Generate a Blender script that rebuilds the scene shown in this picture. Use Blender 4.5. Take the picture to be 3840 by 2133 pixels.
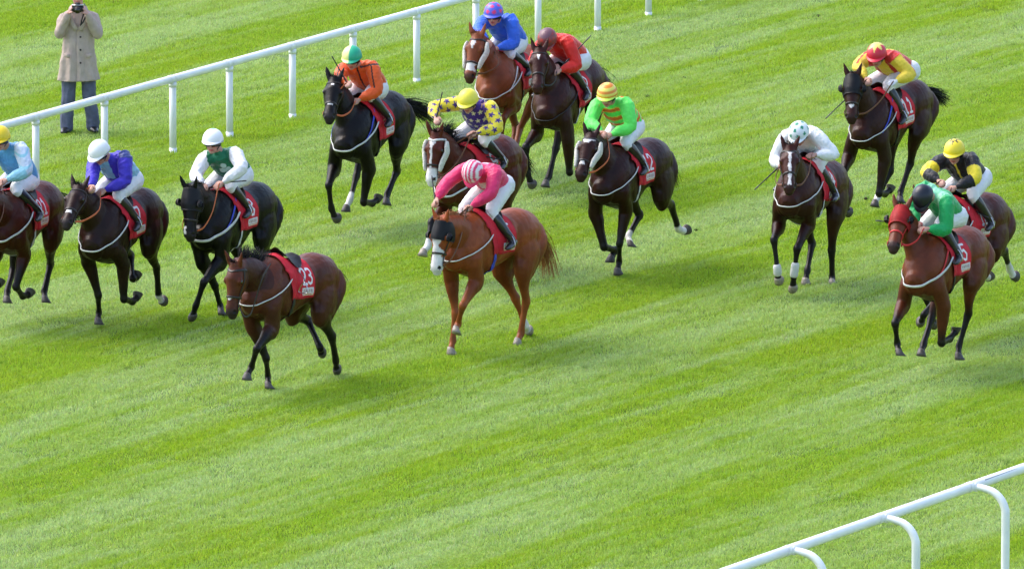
import bpy, bmesh, math, random, json
import numpy as np
from mathutils import Vector, Matrix
from mathutils.bvhtree import BVHTree
for o in list(bpy.data.objects): bpy.data.objects.remove(o)
S=bpy.context.scene; COL=S.collection
# ---------------- camera, sky, sun, exposure ----------------
PITCH=math.radians(9.5); DIST=155.5; HGT=DIST*math.sin(PITCH)
cam=bpy.data.cameras.new('camera'); cam.lens=50590/3840*36; cam.sensor_width=36; cam.clip_start=1; cam.clip_end=3000
co=bpy.data.objects.new('camera',cam); COL.objects.link(co); co.location=(0,0,HGT); co.rotation_euler=(math.pi/2-PITCH,0,0); S.camera=co
W=bpy.data.worlds.new('World'); S.world=W; W.use_nodes=True
nt=W.node_tree; bg=nt.nodes['Background']; sky=nt.nodes.new('ShaderNodeTexSky'); sky.sky_type='NISHITA'; sky.sun_disc=False
SUN=Vector((-.66,.30,.95)).normalized()
sky.sun_elevation=math.asin(SUN.z); sky.sun_rotation=math.atan2(SUN.x,SUN.y); sky.air_density=1.0; sky.dust_density=3.0; sky.ozone_density=1.0
nt.links.new(sky.outputs[0],bg.inputs[0]); bg.inputs[1].default_value=.15
sl=bpy.data.lights.new('sun','SUN'); sl.energy=.75; sl.angle=math.radians(42); sl.color=(1,.965,.91)
so=bpy.data.objects.new('sun',sl); COL.objects.link(so); so.rotation_euler=SUN.to_track_quat('Z','Y').to_euler(); so.location=(-20,160,40)
S.view_settings.view_transform='Standard'; S.view_settings.look='None'; S.view_settings.exposure=1.38; S.view_settings.gamma=1
S.render.engine='CYCLES'
# ---------------- materials ----------------
def lk(nt,a,b): nt.links.new(a,b)
def mat(name,col=None,rough=.6,attr=False,spec=.5,sheen=0,bump=0,bscale=40,nstr=.15,nscale=12,coat=0,metal=0):
    m=bpy.data.materials.new(name); m.use_nodes=True; t=m.node_tree; b=t.nodes['Principled BSDF']
    b.inputs['Roughness'].default_value=rough; b.inputs['Specular IOR Level'].default_value=spec; b.inputs['Metallic'].default_value=metal
    if sheen: b.inputs['Sheen Weight'].default_value=sheen; b.inputs['Sheen Roughness'].default_value=.4
    if coat: b.inputs['Coat Weight'].default_value=coat; b.inputs['Coat Roughness'].default_value=.1
    tc=t.nodes.new('ShaderNodeTexCoord'); n=t.nodes.new('ShaderNodeTexNoise'); n.inputs['Scale'].default_value=nscale; n.inputs['Detail'].default_value=5
    lk(t,tc.outputs['Object'],n.inputs['Vector'])
    r=t.nodes.new('ShaderNodeMapRange'); r.inputs['To Min'].default_value=1-nstr; r.inputs['To Max'].default_value=1+nstr; r.inputs['From Min'].default_value=.3; r.inputs['From Max'].default_value=.7
    lk(t,n.outputs['Fac'],r.inputs['Value'])
    vm=t.nodes.new('ShaderNodeVectorMath'); vm.operation='SCALE'
    if attr:
        a=t.nodes.new('ShaderNodeAttribute'); a.attribute_name='Col'; lk(t,a.outputs['Color'],vm.inputs[0])
    else: vm.inputs[0].default_value=col
    lk(t,r.outputs[0],vm.inputs['Scale']); lk(t,vm.outputs[0],b.inputs['Base Color'])
    if bump:
        n2=t.nodes.new('ShaderNodeTexNoise'); n2.inputs['Scale'].default_value=bscale; n2.inputs['Detail'].default_value=4; lk(t,tc.outputs['Object'],n2.inputs['Vector'])
        bp=t.nodes.new('ShaderNodeBump'); bp.inputs['Strength'].default_value=bump; bp.inputs['Distance'].default_value=.02; lk(t,n2.outputs['Fac'],bp.inputs['Height']); lk(t,bp.outputs[0],b.inputs['Normal'])
    return m
M_COAT=mat('coat',rough=.42,attr=True,spec=.22,bump=.25,bscale=22,nstr=.22,nscale=7)
M_SILK=mat('silk',rough=.5,attr=True,spec=.35,sheen=.2,bump=.35,bscale=30,nstr=.08)
M_CLOTH=mat('number_cloth',rough=.75,attr=True,spec=.3,bump=.3,bscale=25,nstr=.08)
M_HELM=mat('helmet_cover',rough=.38,attr=True,spec=.5,nstr=.04)
M_SKIN=mat('skin',rough=.5,attr=True,spec=.4,nstr=.1,nscale=30)
M_HAIR=mat('horse_hair',rough=.5,attr=True,spec=.2,nstr=.3,nscale=30)
M_LEATHER=mat('leather',(.02,.013,.01),rough=.4)
M_BLACK=mat('black_strap',(.012,.012,.014),rough=.5)
M_WHITE=mat('white_webbing',(.60,.60,.58),rough=.7,nstr=.12)
M_FLEECE=mat('sheepskin',(.80,.77,.68),rough=.95,bump=1,bscale=120,nstr=.12,nscale=60)
M_ORANGE=mat('rubber_rein',(.55,.13,.04),rough=.6)
M_BROWNR=mat('brown_rein',(.16,.06,.03),rough=.6)
M_RED=mat('red_strap',(.55,.02,.02),rough=.6)
M_BLUE=mat('blue_strap',(.03,.05,.45),rough=.6)
M_HOOF=mat('hoof_horn',(.07,.06,.055),rough=.5,nstr=.3,nscale=40)
M_HOOFL=mat('pale_hoof',(.28,.24,.19),rough=.5,nstr=.3,nscale=40)
M_EYE=mat('eye',(.01,.006,.004),rough=.08,spec=.8)
M_METAL=mat('metal',(.55,.55,.56),rough=.25,metal=1)
M_BREECH=mat('breeches',(.78,.78,.82),rough=.6,bump=.3,bscale=30,nstr=.06)
M_BOOT=mat('boot',(.012,.012,.013),rough=.28,coat=.3)
M_RAIL=mat('white_plastic',(.88,.89,.89),rough=.32,spec=.5,nstr=.06,nscale=5)
M_COATC=mat('raincoat',(.46,.36,.315),rough=.85,bump=.4,bscale=14,nstr=.10)
M_JEAN=mat('trousers',(.10,.11,.18),rough=.85,bump=.4,bscale=18,nstr=.25)
M_SOIL=mat('soil',(.05,.04,.02),rough=.95,nstr=.4,nscale=60)
M_FLOWER=mat('petals',(.75,.6,.02),rough=.6)
# ---------------- helpers ----------------
def V(*a): return np.array(a,float)
def unit(v): return np.asarray(v,float)/(np.linalg.norm(v)+1e-9)
def tag(o,label=None,cat=None,group=None,kind=None):
    if label: o['label']=label
    if cat: o['category']=cat
    if group: o['group']=group
    if kind: o['kind']=kind
    return o
def link(name,me,m,parent=None,smooth=True):
    o=bpy.data.objects.new(name,me); COL.objects.link(o)
    if m and not me.materials: me.materials.append(m)
    if smooth: me.polygons.foreach_set('use_smooth',[True]*len(me.polygons))
    if parent: o.parent=parent
    return o
def empty(name,loc=(0,0,0),rot=None):
    o=bpy.data.objects.new(name,None); COL.objects.link(o); o.empty_display_size=.2
    if rot is None: o.location=loc
    else:
        m=Matrix([list(r) for r in rot]).to_4x4(); m.translation=Vector(loc); o.matrix_world=m
    return o
def catmull(P,k):
    P=np.asarray(P,float); n=len(P)
    if n<3 or k<2: return P
    Q=np.vstack([2*P[0]-P[1],P,2*P[-1]-P[-2]]); out=[]
    for i in range(n-1):
        a,b,c,d=Q[i:i+4]
        for j in range(k):
            t=j/k; out.append(.5*((2*b)+(c-a)*t+(2*a-5*b+4*c-d)*t*t+(3*b-a-3*c+d)*t**3))
    out.append(P[-1]); return np.array(out)
def rings_to(bm,R,cap=True):
    n=len(R[0]); vs=[[bm.verts.new(p) for p in r] for r in R]
    for a,b in zip(vs[:-1],vs[1:]):
        for i in range(n): bm.faces.new((a[i],a[(i+1)%n],b[(i+1)%n],b[i]))
    if cap:
        for r in (vs[0][::-1],vs[-1]): bm.faces.new(r)
    return vs
def tube(bm,pts,rad,side=(0,1,0),n=14,k=3,rnd=True):
    """pts: stations, rad: (a across, b in plane) or scalar"""
    rad=[(r,r) if np.isscalar(r) else r for r in rad]
    A=catmull(np.hstack([np.array(pts,float),np.array(rad,float)]),k)
    P=A[:,:3]; r=np.maximum(A[:,3:],.0015)
    T=np.gradient(P,axis=0); R=[]
    if rnd:
        t0=unit(T[0]); t1=unit(T[-1]); m0=min(r[0]); m1=min(r[-1])
        P=np.vstack([P[0]-t0*m0*.8,P[0]-t0*m0*.5,P,P[-1]+t1*m1*.5,P[-1]+t1*m1*.8]); r=np.vstack([r[0]*.45,r[0]*.85,r,r[-1]*.85,r[-1]*.45]); T=np.vstack([T[0],T[0],T,T[-1],T[-1]])
    s=np.array(side,float)
    for p,t,q in zip(P,T,r):
        t=unit(t); a=s-t*np.dot(s,t)
        if np.linalg.norm(a)<.15: a=np.cross(t,V(1,0,0)) if abs(t[0])<.8 else np.cross(t,V(0,0,1))
        a=unit(a); b=np.cross(t,a)
        R.append([p+a*q[0]*math.cos(u)+b*q[1]*math.sin(u) for u in np.linspace(0,2*math.pi,n,endpoint=False)])
    rings_to(bm,R)
def blob(bm,c,r,rot=None,n=12):
    m=Matrix.Translation(Vector(c))@((Matrix([list(x) for x in rot]).to_4x4()) if rot is not None else Matrix.Identity(4))@Matrix.Diagonal((*r,1))
    bmesh.ops.create_uvsphere(bm,u_segments=n,v_segments=max(6,n//2+2),radius=1,matrix=m)
def frame(x,up=(0,0,1)):
    x=unit(x); y=unit(np.cross(up,x)); z=np.cross(x,y); return np.stack([x,y,z],1)
def bm_mesh(bm,name):
    me=bpy.data.meshes.new(name); bm.normal_update(); bm.to_mesh(me); bm.free(); return me
def part(name,bm,m,parent,off=None,label=None,recalc=True):
    if recalc: bmesh.ops.recalc_face_normals(bm,faces=bm.faces)
    if off is not None: bmesh.ops.translate(bm,verts=bm.verts,vec=-Vector(off))
    o=link(name,bm_mesh(bm,name),m,parent)
    if label: o['label']=label
    return o
def remesh(bm,vox,smooth=4,fac=.5):
    me=bm_mesh(bm,'t'); o=bpy.data.objects.new('t',me); COL.objects.link(o)
    r=o.modifiers.new('r','REMESH'); r.mode='VOXEL'; r.voxel_size=vox; r.adaptivity=0
    if smooth: s=o.modifiers.new('s','SMOOTH'); s.iterations=smooth; s.factor=fac
    dg=bpy.context.evaluated_depsgraph_get(); dg.update()
    out=bpy.data.meshes.new_from_object(o.evaluated_get(dg)); bpy.data.objects.remove(o); bpy.data.meshes.remove(me)
    return out
def getco(me):
    a=np.empty(len(me.vertices)*3,np.float32); me.vertices.foreach_get('co',a); return a.reshape(-1,3).astype(float)
def setco(me,a): me.vertices.foreach_set('co',a.astype(np.float32).ravel()); me.update()
def getno(me):
    a=np.empty(len(me.vertices)*3,np.float32); me.vertices.foreach_get('normal',a); return a.reshape(-1,3).astype(float)
def setcol(me,c):
    at=me.color_attributes.new('Col','FLOAT_COLOR','POINT'); a=np.ones((len(me.vertices),4),np.float32); a[:,:3]=c; at.data.foreach_set('color',a.ravel())
def snoise(P,scale,seed,ridge=False):
    r=np.random.RandomState(seed); out=np.zeros(len(P))
    for i in range(7):
        d=r.randn(3)*scale*(1+.35*i); v=np.sin(P@d+r.rand()*6.28+1.5*np.sin(P@(r.randn(3)*scale*.6)+r.rand()*6)); out+=((1-abs(v))*2-1 if ridge else v)/(1+.35*i)
    return out/4
def bvh_of(me):
    c=getco(me); return BVHTree.FromPolygons([Vector(v) for v in c],[tuple(p.vertices) for p in me.polygons])
def hit(bvh,origin,target,off=.0):
    o=Vector(origin); t=Vector(target); d=(t-o).normalized(); h=bvh.ray_cast(o,d,4)
    if h[0] is None: return np.array(t),-np.array(d)
    n=h[1]; n=n if n.dot(d)<0 else -n
    return np.array(h[0]+n*off),np.array(n)
def strap(bm,path,nrm,w,th,closed=False,k=2):
    """flat ribbon of width w lying on the surface"""
    P=np.array(path); N=np.array(nrm)
    if k>1 and not closed: Q=catmull(np.hstack([P,N]),k); P,N=Q[:,:3],Q[:,3:]
    T=np.gradient(P,axis=0)
    if closed: T[0]=T[-1]=P[1]-P[-2]
    R=[]
    for p,t,n in zip(P,T,N):
        t=unit(t); n=unit(n-t*np.dot(n,t)); b=np.cross(t,n)
        R.append([p+b*w/2*math.cos(u)*(1 if True else 0)+n*th/2*math.sin(u) for u in np.linspace(0,2*math.pi,8,endpoint=False)])
    rings_to(bm,R)
def smooth01(x,a,b): t=np.clip((x-a)/(b-a),0,1); return t*t*(3-2*t)
def seg_near(P,segs):
    """segs: (a,b,ra,rb). returns idx, t, normalised distance"""
    best=np.full(len(P),1e9); idx=np.zeros(len(P),int); tt=np.zeros(len(P))
    for i,(a,b,ra,rb) in enumerate(segs):
        a=np.array(a);b=np.array(b);ab=b-a; t=np.clip(((P-a)@ab)/(ab@ab),0,1)
        d=np.linalg.norm(P-(a+t[:,None]*ab),axis=1)/(ra+(rb-ra)*t)
        m=d<best; best[m]=d[m]; idx[m]=i; tt[m]=t[m]
    return idx,tt,best
def ribbons(bm,strands,rng,w0=.009):
    """each strand: list of points; flat tapering hair locks"""
    cols=[]
    for st in strands:
        st=np.array(st); T=np.gradient(st,axis=0); s=unit(rng.randn(3)); n=len(st); prev=None
        for i,(p,t) in enumerate(zip(st,T)):
            b=unit(np.cross(t,s))*w0*(1-.75*i/(n-1)); c=[bm.verts.new(p-b),bm.verts.new(p+b)]
            if prev: bm.faces.new((prev[0],prev[1],c[1],c[0]))
            prev=c
# ---------------- horse ----------------
def rot2(v,a): # rotate in x-z plane (towards +x->+z)
    x,y,z=v; c,s=math.cos(a),math.sin(a); return V(x*c-z*s,y,x*s+z*c)
def legpts(J,s,kind):
    sg=1 if s=='L' else -1
    if kind=='F':
        sh,e,k,f,t=[V(*J[s+x]) for x in('Fs','Fe','Fk','Ff','Ft')]
        L=lambda a,b,u:a+(b-a)*u
        up=[(V(.36,sg*.12,1.42),(.07,.13)),(L(V(.36,sg*.12,1.42),sh,.5),(.085,.14)),(sh,(.085,.12)),(L(sh,e,.6),(.08,.115)),(e+V(0,0,-.02),(.078,.11)),(L(e,k,.25),(.072,.092)),(L(e,k,.6),(.053,.066)),(L(e,k,.88),(.043,.050)),(k,(.048,.055)),(L(k,f,.14),(.040,.046)),(L(k,f,.35),(.032,.039)),(L(k,f,.75),(.031,.040)),(f,(.040,.049)),(L(f,t,.30),(.033,.037)),(L(f,t,.55),(.042,.046))]
        return up,(e,k,f,t)
    h,q,k,f,t=[V(*J[s+x]) for x in('Hh0','Hs','Hk','Hf','Ht')]
    L=lambda a,b,u:a+(b-a)*u
    up=[(h+V(-.05,0,.12),(.11,.20)),(h,(.125,.24)),(L(h,q,.5)+V(-.06,0,0),(.125,.235)),(q+V(-.06,0,-.02),(.10,.17)),(L(q,k,.3)+V(-.02,0,0),(.078,.115)),(L(q,k,.62),(.052,.072)),(L(q,k,.88),(.042,.058)),(k,(.048,.064)),(L(k,f,.14),(.041,.052)),(L(k,f,.35),(.034,.042)),(L(k,f,.75),(.033,.042)),(f,(.042,.050)),(L(f,t,.30),(.034,.038)),(L(f,t,.55),(.042,.046))]
    return up,(q,k,f,t)
TORSO=[(-.87,1.25,.07,.10),(-.80,1.28,.17,.20),(-.66,1.31,.238,.270),(-.46,1.325,.268,.292),(-.25,1.312,.246,.256),(0,1.27,.252,.292),(.2,1.24,.260,.330),(.38,1.24,.262,.38),(.55,1.20,.248,.34),(.68,1.15,.208,.26),(.77,1.11,.14,.17)]
def headframe(J):
    po,mu=V(*J['poll']),V(*J['muz']); d=unit(mu-po); lat=unit(np.cross(V(0,0,1),d)); 
    if abs(d[2])>.97: lat=V(0,1,0)
    dor=np.cross(d,lat); 
    if dor[0]+dor[2]*.5<0: dor=-dor
    return po,mu,d,lat,dor
HEADST=[(-.03,-.05,.075,.095),(.08,-.075,.098,.128),(.2,-.082,.109,.150),(.33,-.080,.114,.156),(.46,-.068,.098,.132),(.6,-.054,.077,.104),(.74,-.046,.066,.083),(.88,-.044,.069,.077),(.98,-.050,.068,.071),(1.04,-.060,.052,.052)]
def headpoint(J,t,ang,off=0.):
    po,mu,d,lat,dor=headframe(J); L=np.linalg.norm(mu-po)
    ts=[a[0] for a in HEADST]; c=np.interp(t,ts,[a[1] for a in HEADST]); a=np.interp(t,ts,[a[2] for a in HEADST]); b=np.interp(t,ts,[a[3] for a in HEADST])
    return po+d*L*t+dor*(c+(b+off)*math.cos(ang))+lat*(a+off)*math.sin(ang)
def neckstations(J):
    po,mu,d,lat,dor=headframe(J); P0=V(.30,0,1.30); P1=V(*J['NB'])+V(0,0,-.01); end=po+d*.06-dor*.085
    L=lambda u:P1+(end-P1)*u
    up=V(-.25,0,.9)
    return [(P0,(.18,.31)),(P1,(.180,.28)),(L(.3)+up*.03,(.145,.225)),(L(.6)+up*.05,(.115,.185)),(L(.85)+up*.03,(.097,.152)),(end,(.09,.13))]
def build_horse(H,J,M,o):
    root=empty('racehorse',o,M); tag(root,H['label'],'horse',H.get('group','horses galloping up the turf course'))
    rng=np.random.RandomState(H['seed']); 
    bm=bmesh.new()
    tube(bm,[(x,0,z) for x,z,w,h in TORSO],[(w,h) for x,z,w,h in TORSO],n=24)
    tube(bm,[p for p,r in neckstations(J)],[r for p,r in neckstations(J)],n=20)
    po,mu,d,lat,dor=headframe(J); HL=np.linalg.norm(mu-po)
    tube(bm,[po+d*HL*t+dor*c for t,c,a,b in HEADST],[(a,b) for t,c,a,b in HEADST],side=lat,n=18)
    for s in(1,-1): # jowl, nostril wing, brow
        blob(bm,po+d*HL*.27-dor*.115+lat*s*.045,(.075,.045,.07),frame(d,dor))
        blob(bm,po+d*HL*.97-dor*.02+lat*s*.04,(.035,.022,.028),frame(d,dor))
        blob(bm,po+d*HL*.33+dor*.005+lat*s*.090,(.046,.026,.032),frame(d,dor))
        ed=unit(-d*.75+dor*.35+lat*s*.28 if not H.get('earsback') else -d*.8-dor*.3+lat*s*.3)
        b=po+lat*s*.055-dor*.01; tube(bm,[b-ed*.02,b+ed*.05,b+ed*.10,b+ed*.15,b+ed*.175],[(.030,.024),(.034,.020),(.029,.014),(.016,.011),(.006,.006)],side=unit(np.cross(ed,dor)),n=10)
        tube(bm,[V(-.80,s*.10,1.36),V(-.78,s*.15,1.20),(V(*J[('L' if s>0 else 'R')+'Hs'])*.55+V(*J[('L' if s>0 else 'R')+'Hk'])*.45)+V(-.03,0,.02)],[(.09,.10),(.10,.12),(.055,.06)])
        blob(bm,V(.66,s*.10,1.10),(.11,.10,.15))
        blob(bm,V(.36,s*.19,1.17),(.16,.07,.22))
    blob(bm,V(.35,0,1.50),(.22,.07,.13))
    segs=[(V(-.8,0,1.3),V(-.3,0,1.3),.25,.28),(V(-.3,0,1.3),V(.4,0,1.25),.28,.32),(V(.4,0,1.22),V(.7,0,1.15),.3,.2),
          (V(*J['NB']),po+d*.06-dor*.085,.22,.11),(po-dor*.05,mu-dor*.045,.10,.06)]
    kinds=[('b',0)]*3+[('n',0),('h',0)]; feet=[]
    for s in 'LR':
        for k in 'FH':
            up,ch=legpts(J,s,k); tube(bm,[p for p,r in up],[r for p,r in up],n=14,k=3)
            rr=[.08,.05,.04,.045]
            for i in range(3): segs.append((ch[i],ch[i+1],rr[i],rr[i+1])); kinds.append((s+k,i))
            if k=='H': # point of hock
                q,kk,f,t=ch; dd=unit(q-kk); bk=unit(kk+V(-1,0,.0)*.1-kk)*.035; tube(bm,[kk-dd*.02+bk*.3,kk+dd*.05+bk*1.3,kk+dd*.14+bk*.9],[.028,.022,.014])
            feet.append((s+k,ch[2],ch[3]))
    me=remesh(bm,.0125,3,.5)
    P=getco(me); N=getno(me)
    amp=.006; P2=P+N*(snoise(P,9,H['seed'])*amp+snoise(P,16,H['seed']+1,True)*.0022)[:,None]; 
    Pm=P*V(1,0,1)+np.abs(P)*V(0,1,0); dsp=np.zeros(len(P))
    GV=[((.82,0,1.22),(.66,0,.86),.030,.022),((.46,.20,1.45),(.66,.19,1.12),.028,.013),((.27,.26,1.42),(.24,.27,1.08),.035,.012),((.24,.27,1.08),(.42,.24,.92),.025,.010),((.55,.22,1.04),(.44,.24,.96),.02,.008),
        ((-.24,.26,1.42),(-.22,.24,1.06),.04,.014),((-.26,.24,1.10),(-.40,.20,.98),.03,.012),((-.60,.24,1.32),(-.62,.20,1.02),.03,.009),((-.80,0,1.40),(-.86,0,1.1),.03,.02)]
    GV+=[((x_,.27,1.34),(x_+.05,.25,1.08),.012,.0028) for x_ in(-.16,-.10,-.04,.02,.08,.14)]
    for a_,b_,w_,d_ in GV:
        a_,b_=V(*a_),V(*b_); ab=b_-a_; t_=np.clip(((Pm-a_)@ab)/(ab@ab),0,1); dd_=np.linalg.norm(Pm-(a_+t_[:,None]*ab),axis=1); dsp-=1.6*d_*np.exp(-(dd_/w_)**2*.8)
    NO=[headpoint(J,.955,s_*.95,-.004) for s_ in(1,-1)]
    for q in NO: dd_=np.linalg.norm(P-q,axis=1); dsp-=.012*np.exp(-(dd_/.013)**2); dsp+=.006*np.exp(-((dd_-.028)/.008)**2)
    P2=P2+N*dsp[:,None]; setco(me,P2)
    bvh=bvh_of(me)
    idx,tt,dist=seg_near(P,segs)
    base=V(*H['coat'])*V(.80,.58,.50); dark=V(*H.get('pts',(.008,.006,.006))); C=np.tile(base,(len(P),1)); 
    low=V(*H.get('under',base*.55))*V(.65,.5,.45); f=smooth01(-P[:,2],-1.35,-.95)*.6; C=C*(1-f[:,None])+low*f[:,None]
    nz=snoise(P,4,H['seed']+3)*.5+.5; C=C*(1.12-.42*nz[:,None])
    for i,(kd,lv) in enumerate(kinds):
        m=idx==i
        if kd in('b',): continue
        if kd=='n': nk_=H.get('neckdark',.25); C[m]=C[m]*(1-nk_)+low*nk_; continue
        if kd=='h':
            rel=(P[m]-po); th=(rel@d)/HL; la=(rel@lat)/.08; up_=(rel@dor); c=C[m]
            mz=smooth01(th,.86,.97)[:,None]*H.get('muzdark',.8); c=c*(1-mz)+V(.025,.02,.02)*mz
            w=np.zeros(len(th))
            for (t0,t1,w0,w1) in H.get('blaze',[]):
                wd=w0+(w1-w0)*np.clip((th-t0)/(t1-t0),0,1); wd=wd*(1+.25*np.sin(th*30+H['seed']))
                w=np.maximum(w,((th>t0)&(th<t1)&(abs(la)<wd*1.1)&(up_>-.045)).astype(float))
            if H.get('whitemuz'): w=np.maximum(w,smooth01(th,.70,.76)*(abs(la)<1.6))
            nost=(np.linalg.norm(rel-(d*HL*.985+dor*-.01),axis=1)<.0)
            c=c*(1-w[:,None])+V(.72,.68,.66)*w[:,None]
            for q in NO: nd=np.linalg.norm(P[m]-q,axis=1)<.021; c[nd]=V(.008,.006,.006)
            C[m]=c; continue
        a=lv+tt[m]; p=smooth01(a,*H.get('ptr',(.35,1.05)))*H.get('ptw',1.); c=C[m]; c=c*(1-p[:,None])+dark*p[:,None]
        so=H.get('socks',{}).get(kd)
        if so: w=smooth01(a,so-.04,so+.04)[:,None]; c=c*(1-w)+V(.66,.64,.60)*w
        C[m]=c
    setcol(me,C); body=link('body',me,M_COAT,root)
    # hooves
    for kd,f,t in feet:
        pd=unit(t-f); so=unit(rot2(pd,-.75)*V(1,0,1)+V(0,pd[1],0)) if True else pd; bm=bmesh.new()
        c0=f+(t-f)*.56; R=[]
        lt=V(0,1,0); fw=unit(np.cross(lt,pd)); fw=fw if fw[0]*1.0+.2*fw[2]>0 or True else -fw
        if np.dot(fw,rot2(pd,1.57))<0: fw=-fw
        fs=unit(np.cross(lt,so)); 
        if np.dot(fs,rot2(so,1.57))<0: fs=-fs
        c1=t-fs*.045
        for u in(0,.33,.66,1):
            c=c0*(1-u)+c1*u; q=unit(fw*(1-u)+fs*u); r=.044+.018*u
            R.append([c+lt*r*.95*math.cos(x)+q*r*1.1*math.sin(x) for x in np.linspace(0,2*math.pi,14,endpoint=False)])
        rings_to(bm,R); part('hoof',bm,M_HOOFL if H.get('palehoof') else M_HOOF,root)
    for s in(1,-1):
        bm=bmesh.new(); blob(bm,po+d*HL*.335-dor*.002+lat*s*.108,(.024,.012,.019),frame(d,dor),n=12); part('eye',bm,M_EYE,root)
    # mane / forelock
    hc=V(*H.get('mane',(.007,.006,.006))); st=[]; ns=neckstations(J); NP=catmull(np.array([np.hstack([p,r]) for p,r in ns]),8)
    wind=V(*H.get('mdir',(-.6,-.25,.25)))
    for i in range(H.get('nmane',650)):
        u=rng.rand()**.9; k=len(NP)-1-u*(len(NP)-1)*.86; j=int(k); q=NP[j]+(NP[min(j+1,len(NP)-1)]-NP[j])*(k-j)
        T=unit(NP[min(j+1,len(NP)-1)][:3]-NP[max(j-1,0)][:3]); up=unit(np.cross(T,V(0,1,0))); up=up if up[2]>0 else -up
        p=q[:3]+up*q[4]*.93+V(0,rng.randn()*.012,0); v=unit(up*.55+V(*rng.randn(3))*.2+wind*.6); ln=(.08+.08*rng.rand())*H.get('mlen',1.)
        pts=[p]
        for s_ in range(4): v=unit(v+wind*.5+V(0,0,-.42*H.get('mdroop',1))+rng.randn(3)*.12); pts.append(pts[-1]+v*ln/4)
        st.append(pts)
    for i in range(45):
        p=po+lat*rng.randn()*.02-d*.01; v=unit(-d*.4+dor*.9+wind*.6); pts=[p]
        for s_ in range(4): v=unit(v+d*.35+wind*.3+rng.randn(3)*.2); pts.append(pts[-1]+v*.022*H.get('mlen',1.))
        st.append(pts)
    bm=bmesh.new(); ribbons(bm,st,rng,.0038); me=bm_mesh(bm,'mane'); setcol(me,np.tile(hc,(len(me.vertices),1))); link('mane',me,M_HAIR,root)
    # tail
    td=V(*H.get('tail',(-.8,.1,-.5))); st=[]; dk=V(-.80,0,1.40); tl=H.get('taillen',.75)
    for i in range(H.get('ntail',480)):
        p=dk+V(rng.rand()*-.05,rng.randn()*.018,rng.randn()*.02); v=unit(V(-.8,0,.05)+rng.randn(3)*.10); pts=[p]; L=tl*(.55+.45*rng.rand())
        e=rng.randn(3)*.08
        for s_ in range(8): v=unit(v*1.0+(td+e)*.42+V(0,0,-.10*s_*.3)+rng.randn(3)*.07); pts.append(pts[-1]+v*L/8)
        st.append(pts)
    bm=bmesh.new(); ribbons(bm,st,rng,.0045); tube(bm,[dk+V(.06,0,.0),dk+V(-.05,0,.0),dk+V(-.14,0,-.03)+td*.04],[.035,.032,.015]); me=bm_mesh(bm,'tail'); setcol(me,np.tile(hc,(len(me.vertices),1))); link('tail',me,M_HAIR,root)
    # ---- tack
    def head_ring(ts,w,m,nm,a0=-math.pi,a1=math.pi,par=None,lift=.006):
        bm=bmesh.new(); P_=[];N_=[]
        for a in np.linspace(a0,a1,24):
            t=ts(a) if callable(ts) else ts
            q=headpoint(J,t,a,.14); c=po+d*HL*t-dor*.055; h=hit(bvh,q,c,lift)
            if np.linalg.norm(h[0]-c)>.20: h=(headpoint(J,t,a,lift),h[1])
            P_.append(h[0]);N_.append(h[1])
        strap(bm,P_,N_,w,.007); return part(nm,bm,m,par or root)
    br=head_ring(.66,.024,H.get('nbm',M_LEATHER),'bridle')
    head_ring(lambda a:.15-.06*abs(math.sin(a)),.026,H.get('browm',M_LEATHER),'browband',-1.9,1.9,br)
    for s in(1,-1): head_ring_pts=[]
    bm=bmesh.new()
    for s in(1,-1):
        P_=[];N_=[]
        for t in np.linspace(.05,.86,14):
            a=s*(1.45); q=headpoint(J,t,a,.14); c=po+d*HL*t-dor*.055; h=hit(bvh,q,c,.006); P_.append(h[0]);N_.append(h[1])
        strap(bm,P_,N_,.018,.006)
        bit=headpoint(J,.87,s*1.75,.012); tube(bm,[bit+d*.025*math.cos(a)+dor*.025*math.sin(a) for a in np.linspace(0,6.28,9)],[.005]*9,n=6)
    part('cheek_strap',bm,H.get('nbm',M_LEATHER),br)
    if H.get('cheek'):
        for s in(1,-1):
            bm=bmesh.new(); pts=[headpoint(J,t,s*(1.5 if t>.3 else 1.42),.03) for t in np.linspace(.14,.76,7)]
            tube(bm,pts,[(.020,.030),(.026,.046),(.028,.050),(.028,.050),(.027,.048),(.026,.044),(.018,.028)],side=lat,n=12)
            me=remesh(bm,.008,2); c=getco(me); setco(me,c+getno(me)*(snoise(c,120,s+5)*.003)[:,None]); link('sheepskin_cheekpiece',me,M_FLEECE,root)
    if H.get('hood'):
        bm=bmesh.new(); hm=H['hood']
        us=np.linspace(-.02,H.get('hoodlen',.46),16); R=[]
        for t in us: R.append([headpoint(J,t,a,.014) for a in np.linspace(-2.2,2.2,26)])
        vs=[[bm.verts.new(p) for p in r] for r in R]
        for a,b in zip(vs[:-1],vs[1:]):
            for i in range(25): bm.faces.new((a[i],a[i+1],b[i+1],b[i]))
        bmesh.ops.solidify(bm,geom=bm.faces[:],thickness=.006)
        hd_=part('hood',bm,hm,root)
        for s in(1,-1):
            bm=bmesh.new(); c=po+d*HL*.33+dor*.0+lat*s*.118; m_=frame(d,dor); 
            vs=[]
            for i,u in enumerate(np.linspace(0,1,6)):
                r=.052*math.cos(u*1.2); vs.append([bm.verts.new(c+lat*s*(.005+.045*math.sin(u*1.4))-d*.012+d*r*math.cos(a)*.95+dor*r*.9*math.sin(a)) for a in np.linspace(.7,2*math.pi-.7,16)])
            for a,b in zip(vs[:-1],vs[1:]):
                for i in range(15): bm.faces.new((a[i],a[i+1],b[i+1],b[i]))
            bmesh.ops.solidify(bm,geom=bm.faces[:],thickness=.004); part('blinker_cup',bm,H.get('cupm',M_BLACK),hd_)
    # breastplate
    C0=V(.44,0,1.25); ub=unit(V(.80,0,1.11)-C0); bm=bmesh.new(); P_=[];N_=[]
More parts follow.
